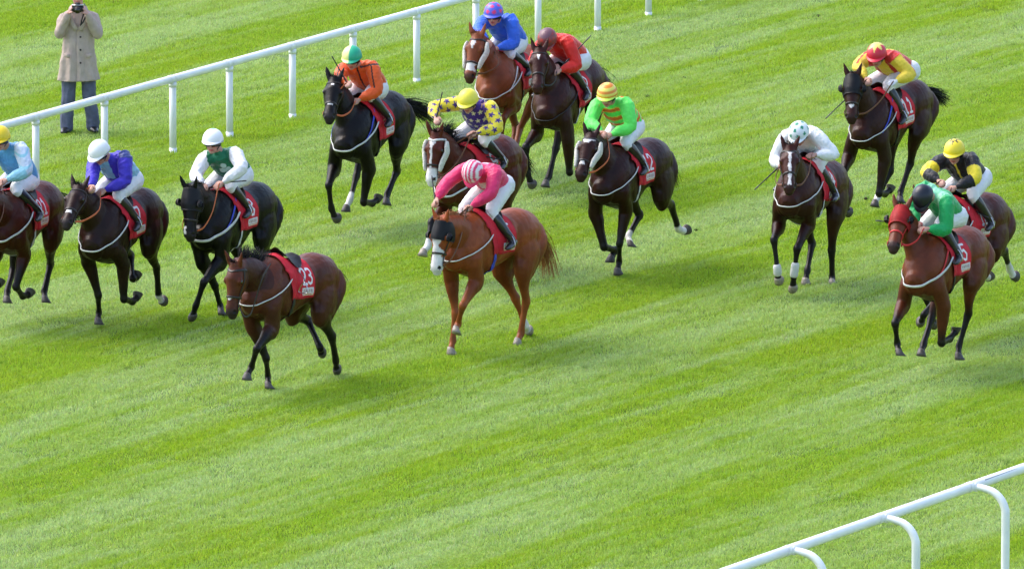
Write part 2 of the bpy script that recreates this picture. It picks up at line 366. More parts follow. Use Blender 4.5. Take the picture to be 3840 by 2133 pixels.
    for a in np.linspace(-1.85,1.85,40):
        dr=ub*math.cos(a)+V(0,1,0)*math.sin(a)+V(0,0,.28)*(1-math.cos(a)); h=hit(bvh,C0+dr*.66,C0,.014); P_.append(h[0]);N_.append(h[1])
    strap(bm,P_,N_,H.get('bw',.032)*.8,.014); bp=part('breastplate',bm,H.get('bm',M_WHITE),root)
    if H.get('gullet'):
        for s in(1,-1):
            bm=bmesh.new(); P_=[];N_=[]
            for u in np.linspace(0,1,12):
                tg=V(.32+.30*u,0,1.50-.34*u); h=hit(bvh,tg+V(.3*u,s*1.0,.25*(1-u)),tg,.010); P_.append(h[0]);N_.append(h[1])
            strap(bm,P_,N_,.024,.008); part('neck_strap',bm,H['gullet'],bp)
    # cloth wrap helper
    def wrap(x,ang,off):
        c=V(x,0,1.22); dr=V(0,math.sin(ang),math.cos(ang)); h=hit(bvh,c+dr*.50,c,off)
        zc,ww,hh=[float(np.interp(x,[q[0] for q in TORSO],[q[k_] for q in TORSO])) for k_ in(1,2,3)]
        # ellipse radius seen from c
        A_=(dr[1]/ww)**2+(dr[2]/hh)**2; B_=2*dr[2]*(c[2]-zc)/hh**2; C_=((c[2]-zc)/hh)**2-1; re=(-B_+math.sqrt(max(B_*B_-4*A_*C_,0)))/(2*A_)
        r_=np.linalg.norm(h[0]-c)
        if r_>re+.035+off or r_<re*.8: h=(c+dr*(re+off+(.02 if r_>re else 0)),dr)
        return h
    # girth
    bm=bmesh.new(); P_=[];N_=[]
    for a in np.linspace(1.80,2*math.pi-1.80,30): h=wrap(.30-.02*math.cos(a),a,.008); P_.append(h[0]);N_.append(h[1])
    strap(bm,P_,N_,.075,.012); part('girth',bm,H.get('girth',M_WHITE),root)
    # number cloth
    x0,x1=.48,-.10; nx,na=90,230; amax=1.86; pts=[];cols=[]
    A=np.linspace(-amax,amax,na)
    for i in range(nx):
        x=x0+(x1-x0)*i/(nx-1)
        for a in A:
            sl_=x-.04*abs(a)/amax*(i/nx)-.12*(1-i/nx)*abs(a)/amax
            h=wrap(sl_,a,.016+.004*math.sin(a*9+x*14)); pts.append(h[0])
    pts=np.array(pts).reshape(nx,na,3)
    pts[:,1:-1]=(pts[:,:-2]+pts[:,2:]+pts[:,1:-1]*2)/4
    red=V(.64,.018,.035); num=H['num']
    U=np.linspace(0,1,nx)[:,None]*np.ones((1,na)); arc=np.cumsum(np.linalg.norm(np.diff(pts,axis=1,prepend=pts[:,:1]),axis=2),axis=1); tot=arc[:,-1:]
    dn=np.minimum(arc,tot-arc) # distance up from the lower hem
    X=(U)*.58 # metres back from the front edge
    left=A[None,:]*np.ones((nx,1))>0
    Xs=X
    colr=np.tile(red,(nx,na,1)); colr*= (1-.12*(snoise(pts.reshape(-1,3),9,H['seed']+9).reshape(nx,na)*.5+.5))[...,None]
    colr[(dn<.02)|(X<.015)|(X>.568)]=V(.42,.01,.02)
    pm=(dn>.055)&(dn<.125)&(X>.26)&(X<.545); colr[pm]=V(.72,.68,.70)
    tx=(dn>.07)&(dn<.108)&(X>.275)&(X<.53)&(np.sin(X*330+np.sin(X*90)*2)>-.1)&(np.sin(X*95)>-.8); colr[tx]=V(.30,.05,.12)
    cm=(dn>.036)&(dn<.05)&(X>.26)&(X<.545); colr[cm]=V(.75,.6,.45)
    mir=np.where(left,1,-1)
    digs=str(num); n_=len(digs); wd=.09 if n_>1 else .125; hgt=.18; gap=.045; totw=n_*wd+(n_-1)*gap; cxm=.40
    for sd in(True,False):
        for q,dg in enumerate(digs):
            # on the left side of the horse the text runs front to back
            ox=cxm-totw/2+q*(wd+gap); xx=(X-ox) if sd else ((2*cxm-X)-ox); yy=dn-.165
            ds=np.full(X.shape,9.)
            for stroke in DIG[dg]:
                for (ax,ay),(bx,by) in zip(stroke[:-1],stroke[1:]):
                    ax2,ay2,bx2,by2=ax*wd,ay*hgt,bx*wd,by*hgt; L2=(bx2-ax2)**2+(by2-ay2)**2+1e-9; t=np.clip(((xx-ax2)*(bx2-ax2)+(yy-ay2)*(by2-ay2))/L2,0,1)
                    ds=np.minimum(ds,np.hypot(xx-ax2-t*(bx2-ax2),yy-ay2-t*(by2-ay2)))
            mm=(left==sd); w_=(1-smooth01(ds,.0115,.0170))[...,None]*mm[...,None]; colr=colr*(1-w_)+V(.80,.78,.80)*w_
    bm=bmesh.new(); vs=[[bm.verts.new(p) for p in r] for r in pts]
    for i in range(nx-1):
        for j in range(na-1): bm.faces.new((vs[i][j],vs[i+1][j],vs[i+1][j+1],vs[i][j+1]))
    me=bm_mesh(bm,'number_cloth'); setcol(me,colr.reshape(-1,3)); oc=link('number_cloth',me,M_CLOTH,root)
    # saddle
    bm=bmesh.new(); nx2,na2=14,30; G=[]
    for i in range(nx2):
        u=i/(nx2-1); row=[]; am=.66*math.sin(math.pi*(.12+.80*u))**.6
        for j in range(na2):
            a=-am+2*am*j/(na2-1); h=wrap(.34-.36*u,a,.03); row.append(h[0]+V(0,0,(.035*(abs(u-.5)*2)**3+.01)*(1-abs(a)/1.2)))
        G.append(row)
    vs=[[bm.verts.new(p) for p in r] for r in G]
    for i in range(nx2-1):
        for j in range(na2-1): bm.faces.new((vs[i][j],vs[i+1][j],vs[i+1][j+1],vs[i][j+1]))
    bmesh.ops.solidify(bm,geom=bm.faces[:],thickness=.012); sad=part('saddle',bm,M_LEATHER,root)
    for s in 'LR':
        sg=1 if s=='L' else -1; foot=V(*H['P'][s+'a'])+V(.05,0,-.055) if H.get('P') else V(.24,sg*.33,1.22)
        bm=bmesh.new(); h=wrap(.20,sg*.7,.02); strap(bm,[h[0],(h[0]+foot)/2+V(0,sg*.05,.03),foot+V(0,0,.12)],[V(0,sg,.2)]*3,.018,.006); lt_=part('stirrup_leather',bm,M_LEATHER,sad)
        bm=bmesh.new(); tube(bm,[foot+V(0,sg*.055,0),foot+V(0,-sg*.055,0),foot+V(0,-sg*.05,.05),foot+V(0,0,.12),foot+V(0,sg*.05,.05),foot+V(0,sg*.055,0)],[.006]*6,side=(1,0,0),n=6); part('stirrup_iron',bm,M_METAL,sad)
    # reins
    Pz=H.get('P'); rm=H.get('rein',M_BROWNR)
    for s in(1,-1):
        bit=headpoint(J,.87,s*1.75,.014)
        if Pz:
            hd=V(*Pz['L' if s>0 else 'R']+'' if False else Pz[('L' if s>0 else 'R')+'h'])
            if H.get('freehand')==('L' if s>0 else 'R'): hd=V(*Pz[('R' if s>0 else 'L')+'h'])
            mid=(bit+hd)/2+V(0,s*.05,-.03); 
            nk=NP[len(NP)//2]; mid[1]=s*max(abs(mid[1]),.13) if mid[0]<po[0] else mid[1]
            pts=[bit,bit*.7+mid*.3+V(0,s*.03,-.02),mid,hd+V(.05,0,0),hd+V(-.05,-s*.02,-.03)]
        else:
            pts=[bit,bit+V(-.06,s*.03,-.09),bit+V(-.15,s*.05,-.07),bit+V(-.22,s*.05,.04),V(*J['NB'])*.5+po*.5+V(0,s*.16,-.02),V(*J['NB'])*.75+po*.25+V(-.06,s*.12,.20)]
        bm=bmesh.new(); tube(bm,pts,[(.004,.012)]*len(pts),n=8,k=4); part('rein',bm,rm,root)
    for lg,z0,z1,mm in H.get('boots',[]):
        s,k=lg; a,b,c=[V(*J[s+k+x]) for x in('k','f','t')]; L=lambda u:(a+(b-a)*u) if u<=1 else b+(c-b)*(u-1)
        bm=bmesh.new(); us=np.linspace(z0,z1,7); tube(bm,[L(u) for u in us],[(.047,.054)]*7,n=14,k=1); part('leg_bandage',bm,mm,root)
    return root,bvh
DIG={'0':[[(.0,.25),(0,.75),(.25,1),(.75,1),(1,.75),(1,.25),(.75,0),(.25,0),(0,.25)]],'1':[[(.2,.8),(.55,1),(.55,0)],[(.2,0),(.9,0)]],
'2':[[(0,.8),(.25,1),(.75,1),(1,.75),(.9,.5),(0,0),(1,0)]],'3':[[(0,.9),(.4,1),(.9,.95),(1,.7),(.7,.52),(.4,.52)],[(.7,.52),(1,.3),(.9,.08),(.4,0),(0,.1)]],
'4':[[(.8,0),(.8,1),(0,.3),(1.05,.3)]],'5':[[(1,1),(.1,1),(.05,.55),(.6,.62),(1,.35),(.8,.03),(.35,0),(0,.1)]],'6':[[(.9,.95),(.4,1),(.05,.6),(0,.25),(.3,0),(.75,0),(1,.25),(.8,.52),(.3,.55),(.02,.3)]],
'7':[[(0,1),(1,1),(.4,0)]],'8':[[(.5,.53),(.1,.72),(.25,1),(.75,1),(.9,.72),(.5,.53),(0,.28),(.2,0),(.8,0),(1,.28),(.5,.53)]],'9':[[(.1,.05),(.6,0),(.95,.4),(1,.75),(.7,1),(.25,1),(0,.75),(.2,.48),(.7,.45),(.98,.7)]]}
# ---------------- people ----------------
def star(x,y,r,n=5):
    a=np.arctan2(y,x); rr=np.hypot(x,y); k=np.abs(((a*n/(2*np.pi))%1)-.5)*2
    return rr<r*(.42+.58*k**1.3)
def hand_mesh(bm,w,dirn,back,sg,curl=1.0):
    """palm, four bent fingers, thumb; w wrist, dirn away from the forearm, back = back of the hand"""
    d=unit(dirn); n=unit(back-d*np.dot(back,d)); s=np.cross(n,d)*sg
    blob(bm,w+d*.05-n*.012,(.050,.038,.026),np.stack([d,s,n],1)); tube(bm,[w-d*.05,w,w+d*.03],[(.026,.021),(.025,.019),(.032,.018)],side=s,n=10)
    for i,(off,L) in enumerate(((.030,.036),(.011,.041),(-.009,.039),(-.028,.030))):
        b=w+d*.078+s*off; a1=.55*curl; a2=a1+1.25*curl; a3=a2+.9*curl; p=[b-d*.02,b]
        for a,l in((a1,L),(a2,L*.7),(a3,L*.55)): p.append(p[-1]+(d*math.cos(a)-n*math.sin(a))*l)
        tube(bm,p,[.0095,.0098,.0092,.0085,.0072],n=8,k=2)
    b=w+d*.015+s*.030; p=[b,b+unit(d*.7+s*.55-n*.35)*.036,b+unit(d*.7+s*.55-n*.35)*.036+unit(d*.8-s*.1-n*.6)*.032,b+unit(d*.7+s*.55-n*.35)*.036+unit(d*.8-s*.1-n*.6)*.032+unit(d*.4-s*.5-n*.6)*.022]
    tube(bm,p,[.013,.0115,.010,.008],n=8,k=2)
def head_mesh(bm,c,f,u):
    """skull and face; f = facing, u = up"""
    l=np.cross(u,f); Rm=np.stack([f,l,u],1)
    blob(bm,c+u*.01-f*.012,(.098,.080,.102),Rm,20); blob(bm,c+f*.022-u*.055,(.070,.061,.080),Rm,18)
    blob(bm,c+f*.062-u*.112,(.022,.024,.020),Rm); 
    tube(bm,[c+f*.078+u*-.012,c+f*.096-u*.035,c+f*.103-u*.052,c+f*.088-u*.060],[.009,.012,.016,.012],side=l,n=8)
    tube(bm,[c+f*.080-u*.078-l*.02,c+f*.090-u*.077,c+f*.080-u*.078+l*.02],[.006,.0085,.006],n=8); tube(bm,[c+f*.078-u*.089-l*.018,c+f*.087-u*.090,c+f*.078-u*.089+l*.018],[.006,.009,.006],n=8)
    for s in(1,-1):
        blob(bm,c+f*.058-u*.045+l*s*.036,(.024,.022,.022),Rm); blob(bm,c+f*.076-u*.002+l*s*.030,(.010,.022,.008),Rm)
        blob(bm,c-f*.004-u*.030+l*s*.074,(.018,.009,.030),Rm)
def face_cols(P,c,f,u,skin,hair=None):
    l=np.cross(u,f); q=P-c; F,Lq,U=q@f,q@l,q@u; C=np.tile(V(*skin),(len(P),1))
    m=(F>.05)&(abs(U+.084)<.012)&(abs(Lq)<.026); C[m]=V(.42,.10,.09)
    for s in(1,-1):
        m=(F>.045)&(abs(U+.021)<.010)&(abs(Lq-s*.031)<.017); C[m]=V(.6,.58,.55)
        m=(F>.045)&(abs(U+.021)<.009)&(abs(Lq-s*.031)<.008); C[m]=V(.03,.02,.015)
        m=(F>.045)&(abs(U-.003)<.006)&(abs(Lq-s*.031)<.020); C[m]=V(.10,.06,.04)
    ck=np.exp(-((abs(Lq)-.045)**2+(U+.05)**2)/.0008)*(F>.02); C[:,1]*=1-.25*ck; C[:,2]*=1-.25*ck
    return C
def build_jockey(H,Pj,M,o,hb):
    J=H['jk']; c0=V(*Pj['pel']); base=o+M@(c0-V(0,0,0)); root=empty('person',base,M); tag(root,J['label'],'person','jockeys riding in the race')
    p={k:V(*v) for k,v in Pj.items()}; seed=H['seed']
    # helmet centre, facing
    fy,fp=J.get('face',(0,-28)); fy,fp=math.radians(fy),math.radians(fp)
    f=V(math.cos(fy)*math.cos(fp),math.sin(fy)*math.cos(fp),math.sin(fp)); u=unit(V(0,0,1)-f*f[2]) if abs(f[2])<.95 else unit(V(1,0,0)*(1 if fp<0 else -1)-f*f[0]); 
    hc=p['hd']; fc=hc-u*.02; l=np.cross(u,f)
    tdir=unit(p['nk']-p['pel']); lat=unit(p['Ls']-p['Rs'])
    # ---- body (skin)
    bm=bmesh.new(); head_mesh(bm,fc,f,u); tube(bm,[p['nk']-tdir*.05,p['nk']+(fc-p['nk'])*.5,fc-u*.04-f*.02],[.06,.055,.058],n=12)
    tube(bm,[p['pel'],p['pel']*.5+p['nk']*.5,p['nk']],[(.13,.09),(.12,.085),(.13,.07)],side=lat,n=14)
    for s in 'LR':
        sg=1 if s=='L' else -1; S_,E,Hd,Pp,K,A=[p[s+x] for x in('s','e','h','p','k','a')]
        fa=unit(Hd-E); wr=Hd-fa*.03
        tube(bm,[p['nk']-tdir*.03,S_,S_*.5+E*.5,E,E*.5+Hd*.5,wr],[.045,.040,.036,.030,.032,.024],n=12)
        back=unit(V(0,sg*.55,.8)-fa*0); gd=unit(fa*.7+V(.6,-sg*.2,-.1)); 
        hand_mesh(bm,wr,gd if J.get('freehand')!=s else fa,back,-sg,1.1)
        tube(bm,[Pp+(K-Pp)*.1,Pp*.5+K*.5-V(0,0,.0),K-unit(K-Pp)*.02+unit(A-K)*.01,K+unit(A-K)*.1,A],[.06,.05,.036,.034,.026],n=12)
    me=remesh(bm,.0058,2,.5); P=getco(me); C=face_cols(P,fc,f,u,J.get('skin',(.50,.27,.20)))
    if J.get('gloves'):
        for s in 'LR':
            if s in J['gloves']: C[np.linalg.norm(P-p[s+'h'],axis=1)<.13]=V(.75,.75,.75)
    setcol(me,C); setco(me,P-c0); link('body',me,M_SKIN,root)
    # ---- jacket
    bm=bmesh.new(); 
    tube(bm,[p['pel']+tdir*.02,p['pel']*.65+p['nk']*.35,p['pel']*.3+p['nk']*.7,p['nk']-tdir*.01],[(.178,.145),(.19,.152),(.195,.148),(.13,.095)],side=lat,n=18)
    tube(bm,[p['nk']-tdir*.02,p['nk']+unit(fc-p['nk'])*.065],[.075,.062],n=12)
    segs=[(p['pel'],p['nk'],.15,.13)]; kinds=['T']
    for s in 'LR':
        S_,E,Hd=[p[s+x] for x in('s','e','h')]; fa=unit(Hd-E)
        tube(bm,[p['nk']-tdir*.07,S_*.85+p['nk']*.15-tdir*.02,S_*.5+E*.5,E,E*.5+Hd*.5,Hd-fa*.055],[.096,.096,.086,.078,.068,.037],n=14)
        segs+=[(S_,E,.07,.06),(E,Hd,.06,.04)]; kinds+=['U'+s,'F'+s]
    me=remesh(bm,.0095,3,.5); P=getco(me); N=getno(me)
    P=P+N*(snoise(P,14,seed+2,True)*.0085+snoise(P,30,seed+4,True)*.004)[:,None]; setco(me,P)
    idx,tt,_=seg_near(P,segs); C=J['silk'](dict(P=P,idx=idx,t=tt,kinds=kinds,p=p,lat=lat,tdir=tdir,seg=segs)); setcol(me,C); setco(me,P-c0); link('silk_jacket',me,M_SILK,root)
    # ---- breeches
    bm=bmesh.new(); tube(bm,[p['pel']-tdir*.06,p['pel']+tdir*.10],[(.162,.135),(.157,.13)],side=lat,n=16)
    for s in 'LR':
        Pp,K,A=[p[s+x] for x in('p','k','a')]; sd=unit(A-K)
        blob(bm,Pp-tdir*.03,(.13,.12,.13)); tube(bm,[Pp-tdir*.02,Pp*.5+K*.5,K-unit(K-Pp)*.02,K+sd*.08],[(.118,.128),(.102,.108),(.076,.08),(.058,.062)],n=14)
    me=remesh(bm,.0105,3,.5); P=getco(me); setco(me,P+getno(me)*(snoise(P,16,seed+7,True)*.005)[:,None]-c0); link('breeches',me,M_BREECH,root)
    # ---- boots
    for s in 'LR':
        K,A=p[s+'k'],p[s+'a']; sg=1 if s=='L' else -1; fd=unit(V(.92,sg*.18,-.12)); sd=unit(A-K)
        bm=bmesh.new(); tube(bm,[K+sd*.05,K+sd*.14,A-sd*.14,A-sd*.02],[.062,.063,.050,.042],n=14); tube(bm,[A-fd*.055-V(0,0,.02),A+V(0,0,-.02),A+fd*.07-V(0,0,.035),A+fd*.15-V(0,0,.045),A+fd*.19-V(0,0,.048)],[(.034,.036),(.040,.045),(.044,.034),(.042,.026),(.030,.018)],side=(0,1,0),n=14)
        me=remesh(bm,.008,3,.5); setco(me,getco(me)-c0); link('boot',me,M_BOOT,root)
    # ---- helmet with silk cover
    nl,na=22,44; bm=bmesh.new(); vs=[];Q=[]
    for i in range(nl+1):
        th=math.radians(100)*i/nl; r=[]
        for j in range(na):
            a=2*math.pi*j/na; q=V(math.sin(th)*math.cos(a),math.sin(th)*math.sin(a),math.cos(th)); k=1-.10*max(0,q[0])*(q[2]<.1)*0
            low=-.10*max(0,-q[0])*(th>1.2)
            r.append(bm.verts.new(hc+f*q[0]*.138+l*q[1]*.119+u*(q[2]*.128+low*.25))); Q.append(q)
        vs.append(r)
    for a,b in zip(vs[:-1],vs[1:]):
        for i in range(na): bm.faces.new((a[i],b[i],b[(i+1)%na],a[(i+1)%na]))
    bmesh.ops.remove_doubles(bm,verts=bm.verts,dist=1e-6) if False else None
    top=len(Q)
    # peak
    pk=[]
    for i in range(6):
        w=i/5; r=[]
        for j in range(17):
            a=math.radians(-68+136*j/16); q=V(math.cos(a),math.sin(a),0); ext=w*.048*math.cos(a*1.15)
            r.append(bm.verts.new(hc+f*(q[0]*.137+ext)+l*q[1]*.119+u*(-.004-.022*w*math.cos(a)))); Q.append(V(q[0],q[1],-.5-w))
        pk.append(r)
    for a,b in zip(pk[:-1],pk[1:]):
        for i in range(16): bm.faces.new((a[i],a[i+1],b[i+1],b[i]))
    for v in bm.verts: v.co-=Vector(c0)
    me=bm_mesh(bm,'helmet'); setcol(me,J['cap'](np.array(Q))); hm=link('helmet',me,M_HELM,root); sm=hm.modifiers.new('thick','SOLIDIFY'); sm.thickness=.005
    bm=bmesh.new(); tube(bm,[fc+l*.088-u*.0,fc+l*.074-u*.06+f*.02,fc-u*.128+f*.035,fc-l*.074-u*.06+f*.02,fc-l*.088],[(.004,.009)]*5,n=8); part('chin_strap',bm,M_BLACK,hm,c0)
    bm=bmesh.new(); R=[]
    for a in np.linspace(-1.45,1.45,19):
        c=fc-u*.022+f*(.096*math.cos(a)-.002)+l*.090*math.sin(a); R.append([c+u*.026,c+u*.025+unit(f*math.cos(a)+l*math.sin(a))*.012,c-u*.021+unit(f*math.cos(a)+l*math.sin(a))*.010,c-u*.022])
    rings_to(bm,R); part('goggles',bm,M_EYE,hm,c0)
    return root
def whip(a,b,label):
    a,b=V(*a),V(*b); root=empty('whip',a); tag(root,label,'whip','riding whips in the race'); d=b-a
    bm=bmesh.new(); tube(bm,[V(0,0,0),d*.25],[.011,.010],n=8); part('grip',bm,M_LEATHER,root)
    bm=bmesh.new(); tube(bm,[d*.25,d*.6,d*.85],[.008,.007,.006],n=8); tube(bm,[d*.82,d*.9,d],[(.014,.006),(.022,.008),(.018,.006)],n=8); part('shaft',bm,M_BLACK,root)
def build_photographer(g):
    root=empty('person',g); tag(root,'man in a long beige raincoat taking photographs behind the far white rail','person')
    # local: facing the camera, -y; image right = +x
    f=unit(V(.06,-1,-.05)); u=unit(V(0,0,1)-f*f[2]); l=np.cross(u,f); hd=V(-.01,0,1.73)
    bm=bmesh.new(); head_mesh(bm,hd,f,u); tube(bm,[V(0,.03,1.44),V(0,.02,1.55),V(0,.01,1.64)],[.07,.06,.058])
    tube(bm,[V(0,.02,.92),V(0,.02,1.2),V(0,.03,1.42),V(0,.03,1.50)],[(.16,.11),(.15,.11),(.18,.11),(.09,.07)],side=(1,0,0))
    E={-1:V(-.238,-.07,1.24),1:V(.248,-.07,1.235)}; Hn={-1:V(-.105,-.20,1.545),1:V(.105,-.20,1.535)}; Sh={-1:V(-.178,.03,1.425),1:V(.182,.03,1.43)}; F={-1:V(-.15,.0,.08),1:V(.17,.02,.09)}
    for s in(-1,1):
        tube(bm,[V(s*.05,.03,1.47),Sh[s],(Sh[s]+E[s])/2,E[s],(E[s]+Hn[s])/2,Hn[s]-unit(Hn[s]-E[s])*.02],[.06,.055,.045,.04,.036,.027]); fa=unit(Hn[s]-E[s]); hand_mesh(bm,Hn[s]-fa*.02,unit(V(-s*.35,-.3,.75)),unit(V(s*.9,-.2,.1)),s,.9)
        tube(bm,[V(s*.1,.02,.95),V(s*.125,.01,.5),F[s]],[.085,.06,.045])
    me=remesh(bm,.0065,2); P=getco(me); C=face_cols(P,hd,f,u,(.62,.33,.28)); m=(P[:,2]<1.62)&(P[:,1]>-.15)&False; setcol(me,C); link('body',me,M_SKIN,root)
    bm=bmesh.new(); blob(bm,hd+u*.035-f*.02,(.090,.098,.092),np.stack([l,f,u],1),18); me=remesh(bm,.008,1); P=getco(me); 
    P=P+getno(me)*(snoise(P,60,3)*.004)[:,None]; q=(P-hd); bad=((q@f)>.035)&((q@u)<.075); P[bad]-=np.outer(np.ones(bad.sum()),f)*.06; setco(me,P); setcol(me,np.tile(V(.06,.045,.035),(len(P),1))); link('hair',me,M_HAIR,root)
    # coat
    bm=bmesh.new(); tube(bm,[V(-.01,.02,.66),V(-.01,.02,.9),V(0,.02,1.15),V(0,.03,1.38),V(0,.03,1.50),V(0,.025,1.56)],[(.265,.19),(.225,.17),(.195,.15),(.215,.14),(.12,.10),(.085,.08)],side=(1,0,0),n=26,rnd=False)
    for s in(-1,1): fa=unit(Hn[s]-E[s]); tube(bm,[V(s*.08,.03,1.45),Sh[s],(Sh[s]+E[s])/2,E[s],(E[s]+Hn[s])/2,Hn[s]-fa*.05],[.08,.074,.072,.070,.062,.050])
    me=remesh(bm,.010,3); P=getco(me); N=getno(me); low=smooth01(-P[:,2],-1.3,-.7); ang=np.arctan2(P[:,1]-.02,P[:,0])
    dz=np.sin(ang*9+P[:,2]*2)*.012*low+snoise(P*V(1,1,.4),13,5,True)*.014+snoise(P,30,6)*.003
    m=(N[:,2]>-.6); P[m]+=N[m]*dz[m][:,None]; fr=np.exp(-((P[:,0]-.0+.02)/.006)**2)*(P[:,1]<-.05)*(P[:,2]<1.35); P[:,1]+=fr*.02; setco(me,P); coat=link('raincoat',me,M_COATC,root)
    for s in(-1,1):
        bm=bmesh.new(); pts=[V(s*.075,-.02,1.58),V(s*.10,-.085,1.52),V(s*.085,-.135,1.42),V(s*.02,-.15,1.30)]; strap(bm,pts,[V(s*.3,-1,.3)]*4,.06,.014); part('lapel',bm,M_COATC,coat)
        bm=bmesh.new(); strap(bm,[V(s*.10,-.165,.98),V(s*.17,-.135,.99)],[V(s*.3,-1,0)]*2,.05,.014,k=1); part('pocket_flap',bm,M_COATC,coat)
    bm=bmesh.new()
    for z in(1.22,1.06,.90): blob(bm,V(.03,-.166-(1.22-z)*.05,z),(.013,.006,.013))
    part('button',bm,M_LEATHER,coat)
    for s in(-1,1):
        bm=bmesh.new(); tube(bm,[V(s*.105,.02,.95),V(s*.12,.02,.7),V(s*.13,.005,.45),V(F[s][0],.01,.2),F[s]+V(0,.01,-.01)],[(.085,.085),(.094,.095),(.088,.09),(.085,.088),(.086,.092)],side=(1,0,0),n=18)
        me=remesh(bm,.010,2); P=getco(me); P+=getno(me)*(snoise(P*V(1,1,.8),24,8+s,True)*.010)[:,None]; setco(me,P); link('trouser_leg',me,M_JEAN,root)
        bm=bmesh.new(); a=F[s]; fd=unit(V(s*.25,-1,0)); tube(bm,[a-fd*.09-V(0,0,.03),a-V(0,0,.025),a+fd*.10-V(0,0,.04),a+fd*.17-V(0,0,.048)],[(.04,.045),(.048,.05),(.05,.036),(.035,.022)],side=(1,0,0)); part('shoe',bm,M_BOOT,root)
    bm=bmesh.new(); strap(bm,[V(-.07,.08,1.60),V(-.10,-.06,1.55),V(-.09,-.16,1.53)],[V(-.5,-.7,.4)]*3,.02,.004); strap(bm,[V(.07,.08,1.60),V(.115,-.06,1.53),V(.09,-.165,1.46),V(.03,-.19,1.36),V(.075,-.21,1.52)],[V(.4,-.8,.2)]*5,.02,.004)
    cr=empty('camera',V(*g)+V(0,-.235,1.585)); tag(cr,'black and silver photo camera held up to the raincoated man\'s face','camera')
    b2=bmesh.new(); bmesh.ops.create_cube(b2,size=1,matrix=Matrix.Diagonal((.145,.055,.09,1))); bmesh.ops.bevel(b2,geom=b2.edges[:],offset=.01,segments=2,affect='EDGES'); bmesh.ops.create_cube(b2,size=1,matrix=Matrix.Translation((0,0,.055))@Matrix.Diagonal((.06,.05,.035,1)))
    part('camera_body',b2,M_BLACK,cr); b2=bmesh.new(); tube(b2,[V(0,-.02,-.005),V(0,-.055,-.007),V(0,-.10,-.01)],[.036,.038,.040],side=(1,0,0),n=20,k=1,rnd=False); ln=part('lens',b2,M_LEATHER,cr)
    b2=bmesh.new(); tube(b2,[V(0,-.094,-.01),V(0,-.104,-.0105)],[.033,.033],side=(1,0,0),n=20,k=1,rnd=False); part('front_glass',b2,M_EYE,ln)
    b2=bmesh.new(); bmesh.ops.create_cube(b2,size=1,matrix=Matrix.Translation((0,-.004,.044))@Matrix.Diagonal((.147,.056,.010,1))); part('top_plate',b2,M_METAL,cr)
    part('camera_strap',bm,M_BLACK,cr,off=V(0,-.235,1.585))
# ---------------- silks ----------------
def fill(c,col): return np.tile(V(*col),(len(c['P']),1))
def isk(c,*ks): return np.isin(c['idx'],[i for i,k in enumerate(c['kinds']) if k[0] in ks])
def tl(c): # torso coords: along 0..1, lateral, depth
    p=c['p']; q=c['P']-p['pel']; t=(q@c['tdir'])/np.linalg.norm(p['nk']-p['pel']); a=q@c['lat']; dn=np.cross(c['lat'],c['tdir']); return t,a,q@dn
WHT=(.80,.80,.82)
def silk_plain(col,*k):
    def f(c): return fill(c,col)
    return f
def silk_pink(c):
    C=fill(c,(.74,.03,.14)); t,a,d=tl(c); m=(t>.60)&(t<.86)&(abs(a)<.05)&isk(c,'T'); C[m]=V(.8,.62,.68); m=isk(c,'T')&(abs(a)>.07)&(t>.70)&(t<.80)&(a<.12)&(a>0); C[m]=V(.8,.62,.68); return C
def silk_purple(c):
    C=fill(c,(.050,.030,.48)); t,a,d=tl(c); C[isk(c,'T')&((a>0)^(t>.62))]=V(.25,.52,.74); C[isk(c,'U')&(c['t']<.12)]=V(.03,.05,.20); C[isk(c,'T')&(t<.1)]=V(.25,.52,.74); return C
def silk_green(c):
    C=fill(c,WHT); t,a,d=tl(c); C[isk(c,'T')]=V(.01,.17,.08); 
    x=a; y=(t-.80)*.44; m=np.zeros(len(a),bool)
    for q in range(3): an=math.pi/2+q*2.094; m|=np.hypot(x-.042*math.cos(an),y-.042*math.sin(an))<.034
    m|=(abs(x)<.010)&(y<0)&(y>-.085); C[m&isk(c,'T')]=V(.45,.68,.62); return C
def silk_edge(c):
    C=fill(c,(.10,.33,.62)); C[isk(c,'U')]=V(.58,.66,.80); f=isk(c,'F'); C[f]=V(.30,.60,.72); C[isk(c,'U')&(np.sin(c['P'][:,2]*60+c['P'][:,0]*40)>.75)]=V(.30,.60,.72); return C
def silk_orange(c):
    C=fill(c,(.82,.11,.015)); t,a,d=tl(c); blk=V(.03,.015,.015); u=isk(c,'U')
    for i,k in enumerate(c['kinds']):
        if k[0]=='U':
            A,B,_,_=c['seg'][i]; ax=unit(B-A); q=c['P']-A; pr_=q@ax; s_=unit(np.cross(ax,c['tdir'])); C[(abs(pr_+.015)<.011)&(np.linalg.norm(q,axis=1)<.16)]=blk; C[(pr_>-.01)&(abs(q@s_)<.009)&(c['idx']==i)&(q@np.cross(s_,ax)>0)]=blk
    C[isk(c,'T')&(abs(a)<.010)]=blk; return C
